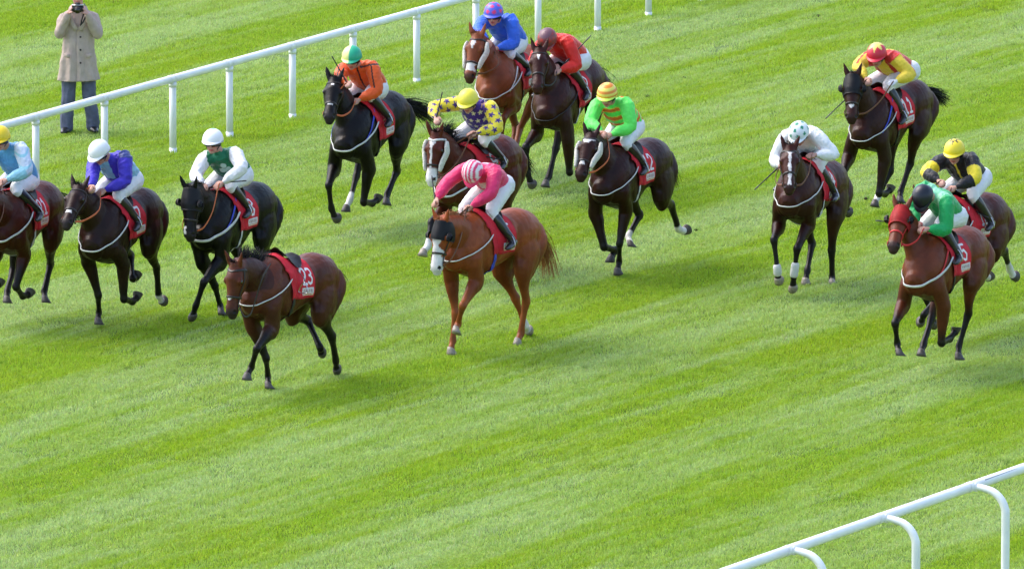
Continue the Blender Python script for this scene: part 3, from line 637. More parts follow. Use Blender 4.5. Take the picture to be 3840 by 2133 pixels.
def silk_stars(c):
    P=c['P']; C=fill(c,(.80,.66,.04)); T=isk(c,'T'); t,a,d=tl(c); C[T]=V(.055,.02,.22)
    for ts in range(5):
        for as_ in range(5):
            x=a+.16-.08*as_+.04*(ts%2); y=(t-.10-.22*ts)*.44; C[T&star(y,x,.032)]=V(.80,.74,.45)
    for s in(1,3):
        pass
    for i,k in enumerate(c['kinds']):
        if k[0] in 'UF':
            A,B,_,_=c['seg'][i]; m=c['idx']==i; ax=unit(B-A); e1=unit(np.cross(ax,V(0,0,1))); e2=np.cross(ax,e1); q=P[m]-A; an=np.arctan2(q@e2,q@e1); L=np.linalg.norm(B-A); s_=c['t'][m]*L; cc=C[m]
            for j in range(3):
                for n_ in range(4):
                    x=((an-(n_*1.571+j*.8)+math.pi)%(2*math.pi)-math.pi)*.062; y=s_-(.05+j*.09); cc[star(y,x,.040)]=V(.055,.02,.22)
            C[m]=cc
    return C
def silk_lime(c):
    C=fill(c,(.13,.82,.12)); t,a,d=tl(c); T=isk(c,'T'); C[T]=V(.13,.82,.12); s=np.sin(t*26); C[T&(s>0)]=V(.75,.17,.02); C[T&(s>0)&(s<.35)]=V(.75,.6,.06); return C
def silk_eleven(c):
    C=fill(c,(.82,.60,.05)); t,a,d=tl(c); T=isk(c,'T'); C[T&(abs(a)>.075)]=V(.60,.03,.02); C[T&(t<.28)]=V(.62,.03,.03); C[isk(c,'U')&(c['t']<.10)]=V(.62,.03,.03); 
    for i,k in enumerate(c['kinds']):
        if k[0] in 'U': A,B,_,_=c['seg'][i]; m=(c['idx']==i)&(np.abs((c['P']-A)@unit(np.cross(B-A,V(0,0,1))))<.012); C[m]=V(.62,.03,.03)
    return C
def silk_blackyellow(c):
    C=fill(c,(.012,.012,.016)); C[isk(c,'U')&(c['t']>.52)]=V(.85,.66,.03); C[isk(c,'F')&(c['t']<.12)]=V(.85,.66,.03); t,a,d=tl(c); C[isk(c,'T')&(abs(a)<.012)&(t>.5)]=V(.75,.6,.05); return C
def silk_gcol(c):
    C=fill(c,(.01,.36,.10)); t,a,d=tl(c); C[isk(c,'T')&(t>1.0)]=V(.25,.65,.40); return C
def silk_dots(c): return fill(c,(.84,.85,.86))
def cap_plain(*col): return lambda Q:np.where((Q[:,2:]<-.2)&(Q[:,2:]>-.3),V(*col)*.5,V(*col))
def cap_stripes(Q): C=np.tile(V(.74,.04,.15),(len(Q),1)); C[(np.sin(Q[:,1]*17)>.05)&(Q[:,2]>-.12)&(abs(Q[:,1])<.93)]=V(.82,.70,.74); return C
def cap_half(Q): C=np.tile(V(.02,.40,.22),(len(Q),1)); C[Q[:,1]<-.02]=V(.78,.80,.28); return C
def cap_dots(Q,base,dot,r=.20):
    C=np.tile(V(*base),(len(Q),1)); 
    for th,n_,o_ in((0,1,0),(38,5,.0),(72,8,.4)):
        for k in range(n_):
            a=2*math.pi*(k+o_)/n_; q=V(math.sin(math.radians(th))*math.cos(a),math.sin(math.radians(th))*math.sin(a),math.cos(math.radians(th))); C[(np.linalg.norm(Q-q,axis=1)<r)&(Q[:,2]>-.3)]=V(*dot)
    return C
def cap_stars(Q): return cap_dots(Q,(.09,.12,.62),(.70,.03,.16),.19)
def cap_green(Q): return cap_dots(Q,(.80,.84,.86),(.01,.25,.14),.17)
def cap_hoops(Q): C=np.tile(V(.80,.70,.12),(len(Q),1)); C[np.sin(Q[:,2]*15+1)>.15]=V(.75,.24,.02); C[Q[:,2]<-.35]=V(.55,.78,.08); return C
def cap_redstar(Q): C=np.tile(V(.66,.02,.05),(len(Q),1)); th=np.arccos(np.clip(Q[:,2],-1,1)); a=np.arctan2(Q[:,1],Q[:,0]); k=np.abs(((a*6/(2*np.pi))%1)-.5)*2; C[(th<.45+.55*k**1.5)&(Q[:,2]>-.2)]=V(.84,.70,.16); return C
def cap_ystar(Q): C=np.tile(V(.86,.68,.03),(len(Q),1)); th=np.arccos(np.clip(Q[:,2],-1,1)); a=np.arctan2(Q[:,1],Q[:,0]); k=np.abs(((a*6/(2*np.pi))%1)-.5)*2; C[(th<.25+.40*k**2.0)&(th>.16)&(Q[:,2]>-.2)]=V(.02,.02,.02); return C
def cap_vel(Q): C=np.tile(V(.008,.010,.020),(len(Q),1)); return C
def cap_edge(Q): C=np.tile(V(.86,.62,.02),(len(Q),1)); C[(Q[:,2]<-.02)&(Q[:,2]>-.1)]=V(.25,.16,.01); return C
def cap_white(Q,g=False): C=np.tile(V(.84,.85,.86),(len(Q),1)); C[(Q[:,2]<-.04)&(Q[:,2]>-.13)]=V(.20,.22,.24); return C
def cap_whiteg(Q): C=cap_white(Q); C[np.hypot(Q[:,0],Q[:,1])<.22]=V(.3,.7,.5); return C
def cap_redgrey(Q): C=np.tile(V(.22,.045,.045),(len(Q),1)); n=np.sin(Q[:,0]*9+2)*np.sin(Q[:,1]*8)*np.sin(Q[:,2]*7+1); C[n>.1]=V(.42,.03,.025); C[Q[:,2]>.8]=V(.16,.07,.09); return C
POSES=json.loads(r'''{"loose":{"root":[-2.5214,146.333,-0.1119,0.5253,0.1081],"j":{"NB":[0.52,0.0,1.27],"LFs":[0.6,0.17,1.1],"RFs":[0.6,-0.17,1.1],"LHh0":[-0.5,0.14,1.26],"RHh0":[-0.5,-0.14,1.26],"poll":[1.169,-0.01,1.533],"muz":[1.232,-0.003,1.001],"LFe":[0.575,0.149,0.834],"LFk":[0.923,0.183,0.62],"LFf":[0.774,0.033,0.398],"LFt":[0.909,0.039,0.261],"RFe":[0.482,-0.145,0.839],"RFk":[0.309,-0.061,0.467],"RFf":[0.102,-0.149,0.251],"RFt":[0.216,-0.07,0.128],"LHs":[-0.344,0.189,0.973],"LHk":[-0.671,0.185,0.692],"LHf":[-0.891,0.124,0.403],"LHt":[-1.003,0.076,0.258],"RHs":[-0.379,-0.191,0.957],"RHk":[-0.791,-0.204,0.831],"RHf":[-0.708,0.018,0.557],"RHt":[-0.853,-0.033,0.444]}},"pink":{"root":[-0.2982,148.9062,-0.0308,0.5505,0.0919],"j":{"NB":[0.52,0.0,1.27],"LFs":[0.6,0.17,1.1],"RFs":[0.6,-0.17,1.1],"LHh0":[-0.5,0.14,1.26],"RHh0":[-0.5,-0.14,1.26],"poll":[1.166,0.052,1.535],"muz":[1.254,0.05,1.004],"LFe":[0.507,0.146,0.85],"LFk":[0.821,0.176,0.588],"LFf":[0.671,0.032,0.362],"LFt":[0.834,0.094,0.287],"RFe":[0.485,-0.2,0.859],"RFk":[0.471,-0.13,0.465],"RFf":[0.478,-0.145,0.156],"RFt":[0.577,-0.113,-0.001],"LHs":[-0.378,0.186,0.955],"LHk":[-0.562,0.161,0.566],"LHf":[-0.56,0.112,0.199],"LHt":[-0.416,0.14,0.078],"RHs":[-0.47,-0.161,0.927],"RHk":[-0.71,-0.07,0.574],"RHf":[-0.893,-0.034,0.258],"RHt":[-1.045,-0.069,0.151]},"p":{"pel":[-0.079,-0.003,1.902],"nk":[0.36,0.043,2.062],"hd":[0.587,0.076,2.069],"Ls":[0.352,0.24,2.078],"Rs":[0.408,-0.148,2.07],"Le":[0.502,0.269,1.839],"Re":[0.598,-0.261,1.89],"Lh":[0.633,0.081,1.661],"Rh":[0.825,-0.248,1.727],"Lp":[-0.06,0.096,1.897],"Rp":[-0.035,-0.092,1.88],"Lk":[0.244,0.137,1.595],"Rk":[0.252,-0.221,1.601],"La":[0.074,0.34,1.288],"Ra":[0.008,-0.345,1.309]}},"purple":{"root":[-4.4285,150.5367,-0.0983,0.3821,0.01],"j":{"NB":[0.52,0.0,1.27],"LFs":[0.6,0.17,1.1],"RFs":[0.6,-0.17,1.1],"LHh0":[-0.5,0.14,1.26],"RHh0":[-0.5,-0.14,1.26],"poll":[0.961,-0.1,1.806],"muz":[1.37,-0.077,1.469],"LFe":[0.419,0.211,0.898],"LFk":[0.387,0.205,0.475],"LFf":[0.087,0.18,0.4],"LFt":[-0.097,0.187,0.45],"RFe":[0.434,-0.208,0.892],"RFk":[0.362,-0.119,0.498],"RFf":[0.175,-0.195,0.264],"RFt":[0.312,-0.148,0.147],"LHs":[-0.318,0.19,0.989],"LHk":[-0.619,0.171,0.683],"LHf":[-0.757,0.139,0.342],"LHt":[-0.9,0.141,0.218],"RHs":[-0.314,-0.19,0.992],"RHk":[-0.696,-0.18,0.794],"RHf":[-0.441,-0.048,0.563],"RHt":[-0.631,-0.054,0.58]},"p":{"pel":[-0.083,0.042,1.782],"nk":[0.311,0.015,2.035],"hd":[0.492,-0.05,2.162],"Ls":[0.315,0.195,2.101],"Rs":[0.335,-0.175,2.028],"Le":[0.384,0.219,1.82],"Re":[0.558,-0.105,1.868],"Lh":[0.537,0.01,1.706],"Rh":[0.812,-0.02,1.791],"Lp":[-0.037,0.132,1.779],"Rp":[-0.069,-0.056,1.798],"Lk":[0.366,0.124,1.639],"Rk":[0.26,-0.221,1.596],"La":[0.175,0.299,1.332],"Ra":[0.008,-0.344,1.31]}},"black":{"root":[-3.187,151.2534,-0.1326,0.4233,0.0419],"j":{"NB":[0.52,0.0,1.27],"LFs":[0.6,0.17,1.1],"RFs":[0.6,-0.17,1.1],"LHh0":[-0.5,0.14,1.26],"RHh0":[-0.5,-0.14,1.26],"poll":[1.082,-0.037,1.688],"muz":[1.19,0.004,1.164],"LFe":[0.599,0.138,0.84],"LFk":[0.946,0.092,0.624],"LFf":[0.915,-0.02,0.34],"LFt":[0.875,-0.092,0.167],"RFe":[0.544,-0.125,0.824],"RFk":[0.297,-0.08,0.496],"RFf":[0.112,-0.096,0.244],"RFt":[0.261,-0.009,0.169],"LHs":[-0.317,0.189,0.99],"LHk":[-0.628,0.154,0.695],"LHf":[-0.516,0.112,0.344],"LHt":[-0.459,0.11,0.162],"RHs":[-0.307,-0.19,0.997],"RHk":[-0.549,-0.14,0.646],"RHf":[-0.45,-0.11,0.291],"RHt":[-0.593,-0.11,0.167]},"p":{"pel":[-0.061,0.01,1.773],"nk":[0.353,-0.003,1.993],"hd":[0.474,-0.046,2.184],"Ls":[0.351,0.187,2.036],"Rs":[0.393,-0.191,1.96],"Le":[0.534,0.34,1.882],"Re":[0.61,-0.192,1.778],"Lh":[0.642,0.138,1.704],"Rh":[0.801,-0.012,1.684],"Lp":[-0.018,0.099,1.747],"Rp":[-0.045,-0.089,1.779],"Lk":[0.399,0.142,1.668],"Rk":[0.293,-0.222,1.569],"La":[0.156,0.27,1.382],"Ra":[0.012,-0.344,1.311]}},"edge":{"root":[-5.5393,150.6382,-0.0312,0.3302,0.0397],"j":{"NB":[0.52,0.0,1.27],"LFs":[0.6,0.17,1.1],"RFs":[0.6,-0.17,1.1],"LHh0":[-0.5,0.14,1.26],"RHh0":[-0.5,-0.14,1.26],"poll":[1.129,-0.0,1.615],"muz":[1.445,-0.0,1.189],"LFe":[0.415,0.17,0.904],"LFk":[0.596,0.139,0.537],"LFf":[0.321,0.115,0.397],"LFt":[0.135,0.154,0.407],"RFe":[0.41,-0.17,0.909],"RFk":[0.714,-0.128,0.638],"RFf":[0.447,-0.188,0.5],"RFt":[0.262,-0.162,0.527],"LHs":[-0.352,0.186,0.968],"LHk":[-0.629,0.087,0.653],"LHf":[-0.405,0.1,0.363],"LHt":[-0.267,0.167,0.255],"RHs":[-0.263,-0.191,1.037],"RHk":[-0.244,-0.222,0.61],"RHf":[0.059,-0.172,0.405],"RHt":[0.2,-0.125,0.289]},"p":{"pel":[0.002,0.008,1.714],"nk":[0.314,-0.077,2.054],"hd":[0.476,-0.114,2.214],"Ls":[0.366,0.102,2.09],"Rs":[0.294,-0.269,2.069],"Le":[0.462,0.198,1.839],"Re":[0.407,-0.264,1.806],"Lh":[0.612,-0.011,1.727],"Rh":[0.599,-0.107,1.675],"Lp":[0.088,0.061,1.692],"Rp":[-0.025,-0.082,1.755],"Lk":[0.505,0.095,1.628],"Rk":[0.313,-0.223,1.552],"La":[0.284,0.308,1.358],"Ra":[0.016,-0.344,1.313]}},"orange":{"root":[-1.6749,157.3398,-0.0283,0.3804,0.0106],"j":{"NB":[0.52,0.0,1.27],"LFs":[0.6,0.17,1.1],"RFs":[0.6,-0.17,1.1],"LHh0":[-0.5,0.14,1.26],"RHh0":[-0.5,-0.14,1.26],"poll":[0.797,-0.132,1.905],"muz":[1.15,-0.056,1.514],"LFe":[0.52,0.194,0.841],"LFk":[0.563,0.146,0.434],"LFf":[0.259,0.132,0.38],"LFt":[0.074,0.154,0.418],"RFe":[0.576,-0.225,0.833],"RFk":[0.942,-0.143,0.673],"RFf":[0.833,-0.152,0.381],"RFt":[0.754,-0.118,0.21],"LHs":[-0.333,0.187,0.979],"LHk":[-0.59,0.097,0.645],"LHf":[-0.319,0.084,0.398],"LHt":[-0.162,0.132,0.305],"RHs":[-0.285,-0.189,1.014],"RHk":[-0.069,-0.205,0.642],"RHf":[0.203,-0.176,0.393],"RHt":[0.345,-0.19,0.267]},"p":{"pel":[-0.086,-0.002,1.749],"nk":[0.314,-0.03,1.994],"hd":[0.486,-0.037,2.147],"Ls":[0.317,0.163,2.015],"Rs":[0.334,-0.223,1.971],"Le":[0.374,0.234,1.742],"Re":[0.585,-0.154,1.861],"Lh":[0.561,0.057,1.629],"Rh":[0.796,0.029,1.872],"Lp":[-0.04,0.078,1.706],"Rp":[-0.082,-0.103,1.754],"Lk":[0.376,0.145,1.682],"Rk":[0.281,-0.222,1.581],"La":[0.159,0.313,1.388],"Ra":[0.012,-0.344,1.312]}},"blue":{"root":[-0.0144,161.1462,-0.0311,0.352,0.0476],"j":{"NB":[0.52,0.0,1.27],"LFs":[0.6,0.17,1.1],"RFs":[0.6,-0.17,1.1],"LHh0":[-0.5,0.14,1.26],"RHh0":[-0.5,-0.14,1.26],"poll":[0.912,-0.131,1.84],"muz":[1.154,-0.145,1.364],"LFe":[0.353,0.171,0.99],"LFk":[0.727,0.15,0.826],"LFf":[0.696,0.113,0.518],"LFt":[0.615,0.11,0.346],"RFe":[0.467,-0.169,0.865],"RFk":[0.825,-0.139,0.667],"RFf":[0.724,-0.104,0.375],"RFt":[0.605,-0.109,0.223],"LHs":[-0.326,0.182,0.982],"LHk":[-0.344,-0.017,0.601],"LHf":[-0.057,0.028,0.378],"LHt":[-0.218,0.088,0.288],"RHs":[-0.321,-0.189,0.987],"RHk":[-0.518,-0.14,0.607],"RHf":[-0.316,-0.111,0.298],"RHt":[-0.254,-0.11,0.118]},"p":{"pel":[-0.038,-0.005,1.71],"nk":[0.35,-0.062,1.968],"hd":[0.549,-0.055,2.089],"Ls":[0.392,0.125,2.002],"Rs":[0.374,-0.257,1.965],"Le":[0.417,0.161,1.715],"Re":[0.636,-0.213,1.866],"Lh":[0.644,0.005,1.662],"Rh":[0.816,-0.036,1.748],"Lp":[0.042,0.057,1.677],"Rp":[-0.035,-0.103,1.751],"Lk":[0.456,0.119,1.597],"Rk":[0.314,-0.223,1.553],"La":[0.147,0.27,1.396],"Ra":[0.017,-0.344,1.314]}},"red":{"root":[0.682,159.93,-0.0307,0.3437,-0.0191],"j":{"NB":[0.52,0.0,1.27],"LFs":[0.6,0.17,1.1],"RFs":[0.6,-0.17,1.1],"LHh0":[-0.5,0.14,1.26],"RHh0":[-0.5,-0.14,1.26],"poll":[0.803,-0.077,1.909],"muz":[1.154,0.018,1.522],"LFe":[0.59,0.203,0.817],"LFk":[0.573,0.214,0.402],"LFf":[0.292,0.108,0.477],"LFt":[0.184,0.11,0.633],"RFe":[0.495,-0.22,0.859],"RFk":[0.888,-0.223,0.741],"RFf":[0.92,-0.19,0.433],"RFt":[0.881,-0.157,0.249],"LHs":[-0.329,0.188,0.981],"LHk":[-0.638,0.141,0.685],"LHf":[-0.868,0.11,0.396],"LHt":[-1.052,0.11,0.349],"RHs":[-0.326,-0.181,0.965],"RHk":[-0.164,-0.218,0.552],"RHf":[0.046,-0.237,0.239],"RHt":[0.215,-0.238,0.148]},"p":{"pel":[-0.083,0.065,1.712],"nk":[0.302,-0.056,1.951],"hd":[0.526,-0.074,2.001],"Ls":[0.356,0.126,1.946],"Rs":[0.277,-0.239,1.896],"Le":[0.38,0.239,1.672],"Re":[0.472,-0.257,1.69],"Lh":[0.614,0.091,1.633],"Rh":[0.53,0.017,1.68],"Lp":[-0.04,0.148,1.671],"Rp":[-0.109,-0.031,1.7],"Lk":[0.381,0.15,1.644],"Rk":[0.253,-0.221,1.602],"La":[0.178,0.303,1.331],"Ra":[0.008,-0.344,1.31]}},"stars":{"root":[-0.4008,153.9992,-0.0296,0.4639,0.0066],"j":{"NB":[0.52,0.0,1.27],"LFs":[0.6,0.17,1.1],"RFs":[0.6,-0.17,1.1],"LHh0":[-0.5,0.14,1.26],"RHh0":[-0.5,-0.14,1.26],"poll":[0.974,-0.054,1.803],"muz":[1.12,-0.053,1.284],"LFe":[0.402,0.17,0.917],"LFk":[0.605,0.139,0.562],"LFf":[0.426,0.101,0.312],"LFt":[0.48,0.109,0.129],"RFe":[0.496,-0.169,0.851],"RFk":[0.897,-0.143,0.764],"RFf":[1.082,-0.093,0.52],"RFt":[1.251,-0.099,0.435],"LHs":[-0.324,0.188,0.985],"LHk":[-0.488,0.141,0.589],"LHf":[-0.466,0.11,0.221],"LHt":[-0.335,0.11,0.083],"RHs":[-0.321,-0.189,0.987],"RHk":[-0.518,-0.14,0.607],"RHf":[-0.316,-0.111,0.298],"RHt":[-0.254,-0.11,0.118]},"p":{"pel":[-0.147,0.007,1.768],"nk":[0.23,0.07,2.041],"hd":[0.432,0.091,2.148],"Ls":[0.184,0.258,2.051],"Rs":[0.24,-0.12,2.071],"Le":[0.282,0.392,1.816],"Re":[0.391,-0.371,2.016],"Lh":[0.468,0.187,1.765],"Rh":[0.613,-0.23,1.922],"Lp":[-0.134,0.099,1.73],"Rp":[-0.124,-0.089,1.758],"Lk":[0.264,0.213,1.663],"Rk":[0.245,-0.22,1.606],"La":[0.001,0.347,1.392],"Ra":[0.007,-0.345,1.309]}},"lime":{"root":[1.3495,154.1959,-0.0848,0.4259,0.0486],"j":{"NB":[0.52,0.0,1.27],"LFs":[0.6,0.17,1.1],"RFs":[0.6,-0.17,1.1],"LHh0":[-0.5,0.14,1.26],"RHh0":[-0.5,-0.14,1.26],"poll":[1.001,-0.074,1.775],"muz":[1.314,-0.062,1.346],"LFe":[0.449,0.146,0.878],"LFk":[0.571,0.13,0.49],"LFf":[0.379,0.045,0.261],"LFt":[0.48,0.063,0.107],"RFe":[0.546,-0.192,0.836],"RFk":[0.53,-0.086,0.432],"RFf":[0.228,-0.069,0.367],"RFt":[0.364,-0.101,0.233],"LHs":[-0.438,0.187,0.939],"LHk":[-0.845,0.15,0.801],"LHf":[-1.067,0.151,0.5],"LHt":[-1.242,0.2,0.44],"RHs":[-0.306,-0.19,0.997],"RHk":[-0.6,-0.14,0.687],"RHf":[-0.307,-0.151,0.463],"RHt":[-0.182,-0.053,0.361]},"p":{"pel":[-0.009,-0.025,1.817],"nk":[0.384,-0.075,2.068],"hd":[0.56,-0.071,2.217],"Ls":[0.415,0.112,2.113],"Rs":[0.404,-0.271,2.073],"Le":[0.444,0.179,1.836],"Re":[0.599,-0.254,1.869],"Lh":[0.623,-0.013,1.737],"Rh":[0.749,-0.04,1.772],"Lp":[0.055,0.053,1.803],"Rp":[-0.001,-0.123,1.848],"Lk":[0.445,0.127,1.648],"Rk":[0.29,-0.222,1.564],"La":[0.213,0.281,1.361],"Ra":[0.009,-0.345,1.308]}},"dots":{"root":[3.3868,152.9659,-0.1002,0.3444,0.1341],"j":{"NB":[0.52,0.0,1.27],"LFs":[0.6,0.17,1.1],"RFs":[0.6,-0.17,1.1],"LHh0":[-0.5,0.14,1.26],"RHh0":[-0.5,-0.14,1.26],"poll":[1.025,0.052,1.752],"muz":[1.293,0.161,1.308],"LFe":[0.425,0.128,0.893],"LFk":[0.699,0.09,0.598],"LFf":[0.654,0.049,0.276],"LFt":[0.58,0.015,0.093],"RFe":[0.484,-0.216,0.856],"RFk":[0.846,-0.146,0.684],"RFf":[0.812,-0.101,0.357],"RFt":[0.738,-0.102,0.179],"LHs":[-0.341,0.172,0.966],"LHk":[-0.485,0.117,0.56],"LHf":[-0.608,0.099,0.226],"LHt":[-0.437,0.156,0.163],"RHs":[-0.317,-0.189,0.99],"RHk":[-0.528,-0.14,0.618],"RHf":[-0.319,-0.11,0.314],"RHt":[-0.237,-0.11,0.143]},"p":{"pel":[-0.104,0.003,1.769],"nk":[0.345,-0.044,1.899],"hd":[0.568,0.002,1.925],"Ls":[0.387,0.145,1.898],"Rs":[0.365,-0.233,1.86],"Le":[0.328,0.353,1.68],"Re":[0.416,-0.319,1.583],"Lh":[0.55,0.181,1.671],"Rh":[0.644,-0.168,1.522],"Lp":[-0.062,0.088,1.735],"Rp":[-0.09,-0.096,1.775],"Lk":[0.3,0.167,1.532],"Rk":[0.266,-0.221,1.592],"La":[0.091,0.324,1.227],"Ra":[0.009,-0.344,1.31]}},"eleven":{"root":[4.5043,158.2351,-0.0292,0.4776,-0.014],"j":{"NB":[0.52,0.0,1.27],"LFs":[0.6,0.17,1.1],"RFs":[0.6,-0.17,1.1],"LHh0":[-0.5,0.14,1.26],"RHh0":[-0.5,-0.14,1.26],"poll":[0.905,-0.063,1.854],"muz":[1.157,0.041,1.398],"LFe":[0.561,0.19,0.831],"LFk":[0.665,0.163,0.426],"LFf":[0.367,0.102,0.371],"LFt":[0.183,0.107,0.414],"RFe":[0.623,-0.255,0.839],"RFk":[0.982,-0.158,0.676],"RFf":[0.982,-0.126,0.354],"RFt":[0.911,-0.123,0.176],"LHs":[-0.273,0.194,1.028],"LHk":[-0.355,0.085,0.621],"LHf":[-0.163,0.047,0.308],"LHt":[-0.019,0.105,0.2],"RHs":[-0.365,-0.179,0.958],"RHk":[-0.308,-0.156,0.528],"RHf":[-0.061,-0.2,0.248],"RHt":[0.108,-0.182,0.161]},"p":{"pel":[-0.1,0.106,1.796],"nk":[0.312,0.009,1.998],"hd":[0.521,0.067,2.076],"Ls":[0.341,0.202,2.019],"Rs":[0.296,-0.183,1.965],"Le":[0.286,0.393,1.81],"Re":[0.57,-0.153,1.902],"Lh":[0.546,0.308,1.752],"Rh":[0.732,0.041,1.784],"Lp":[-0.076,0.206,1.794],"Rp":[-0.102,0.011,1.767],"Lk":[0.318,0.106,1.652],"Rk":[0.219,-0.219,1.622],"La":[0.225,0.29,1.307],"Ra":[0.005,-0.345,1.308]}},"blackyellow":{"root":[5.0714,149.9115,-0.0288,0.4737,0.0694],"j":{"NB":[0.52,0.0,1.27],"LFs":[0.6,0.17,1.1],"RFs":[0.6,-0.17,1.1],"LHh0":[-0.5,0.14,1.26],"RHh0":[-0.5,-0.14,1.26],"poll":[1.092,-0.045,1.67],"muz":[1.494,0.122,1.368],"LFe":[0.63,0.164,0.829],"LFk":[0.941,0.131,0.557],"LFf":[1.176,0.07,0.357],"LFt":[1.08,-0.019,0.222],"RFe":[0.497,-0.168,0.85],"RFk":[0.786,-0.137,0.558],"RFf":[0.577,-0.114,0.325],"RFt":[0.521,-0.11,0.142],"LHs":[-0.297,0.19,1.004],"LHk":[-0.72,0.158,0.931],"LHf":[-1.006,0.102,0.704],"LHt":[-1.141,0.113,0.57],"RHs":[-0.225,-0.191,1.082],"RHk":[-0.581,-0.133,0.85],"RHf":[-0.864,-0.151,0.617],"RHt":[-1.048,-0.148,0.576]},"p":{"pel":[-0.137,0.013,1.815],"nk":[0.282,-0.012,2.025],"hd":[0.462,0.043,2.158],"Ls":[0.279,0.179,2.063],"Rs":[0.29,-0.206,2.012],"Le":[0.433,0.292,1.852],"Re":[0.54,-0.254,1.886],"Lh":[0.613,0.11,1.738],"Rh":[0.672,-0.021,1.808],"Lp":[-0.124,0.112,1.818],"Rp":[-0.115,-0.078,1.783],"Lk":[0.252,0.191,1.643],"Rk":[0.24,-0.22,1.609],"La":[0.041,0.338,1.335],"Ra":[0.007,-0.345,1.309]}},"green":{"root":[4.7778,147.4731,-0.0259,0.4499,0.0473],"j":{"NB":[0.52,0.0,1.27],"LFs":[0.6,0.17,1.1],"RFs":[0.6,-0.17,1.1],"LHh0":[-0.5,0.14,1.26],"RHh0":[-0.5,-0.14,1.26],"poll":[0.729,-0.226,1.912],"muz":[1.101,-0.151,1.539],"LFe":[0.498,0.209,0.845],"LFk":[0.479,0.186,0.421],"LFf":[0.169,0.155,0.428],"LFt":[0.021,0.185,0.544],"RFe":[0.597,-0.233,0.84],"RFk":[0.961,-0.163,0.666],"RFf":[0.791,-0.208,0.411],"RFt":[0.915,-0.12,0.299],"LHs":[-0.261,0.194,1.04],"LHk":[-0.409,0.113,0.645],"LHf":[-0.315,0.051,0.284],"LHt":[-0.191,0.102,0.15],"RHs":[-0.316,-0.186,0.985],"RHk":[-0.148,-0.219,0.586],"RHf":[0.12,-0.188,0.332],"RHt":[0.276,-0.158,0.228]},"p":{"pel":[-0.068,0.023,1.794],"nk":[0.339,0.011,2.03],"hd":[0.561,-0.046,2.042],"Ls":[0.409,0.183,1.975],"Rs":[0.318,-0.158,2.122],"Le":[0.452,0.192,1.674],"Re":[0.391,-0.239,1.857],"Lh":[0.692,0.052,1.698],"Rh":[0.586,-0.087,1.724],"Lp":[-0.02,0.112,1.78],"Rp":[-0.056,-0.07,1.83],"Lk":[0.402,0.101,1.719],"Rk":[0.258,-0.221,1.596],"La":[0.272,0.289,1.381],"Ra":[0.008,-0.344,1.309]}}}''')
BAY=(.115,.034,.014); DBAY=(.050,.018,.011); BLK=(.013,.010,.010); CHE=(.37,.115,.038); SEAL=(.030,.014,.011)
BL_STAR=[(.13,.24,.45,.25)]; BL_STRIPE=[(.10,.22,.55,.35),(.22,.86,.22,.28)]
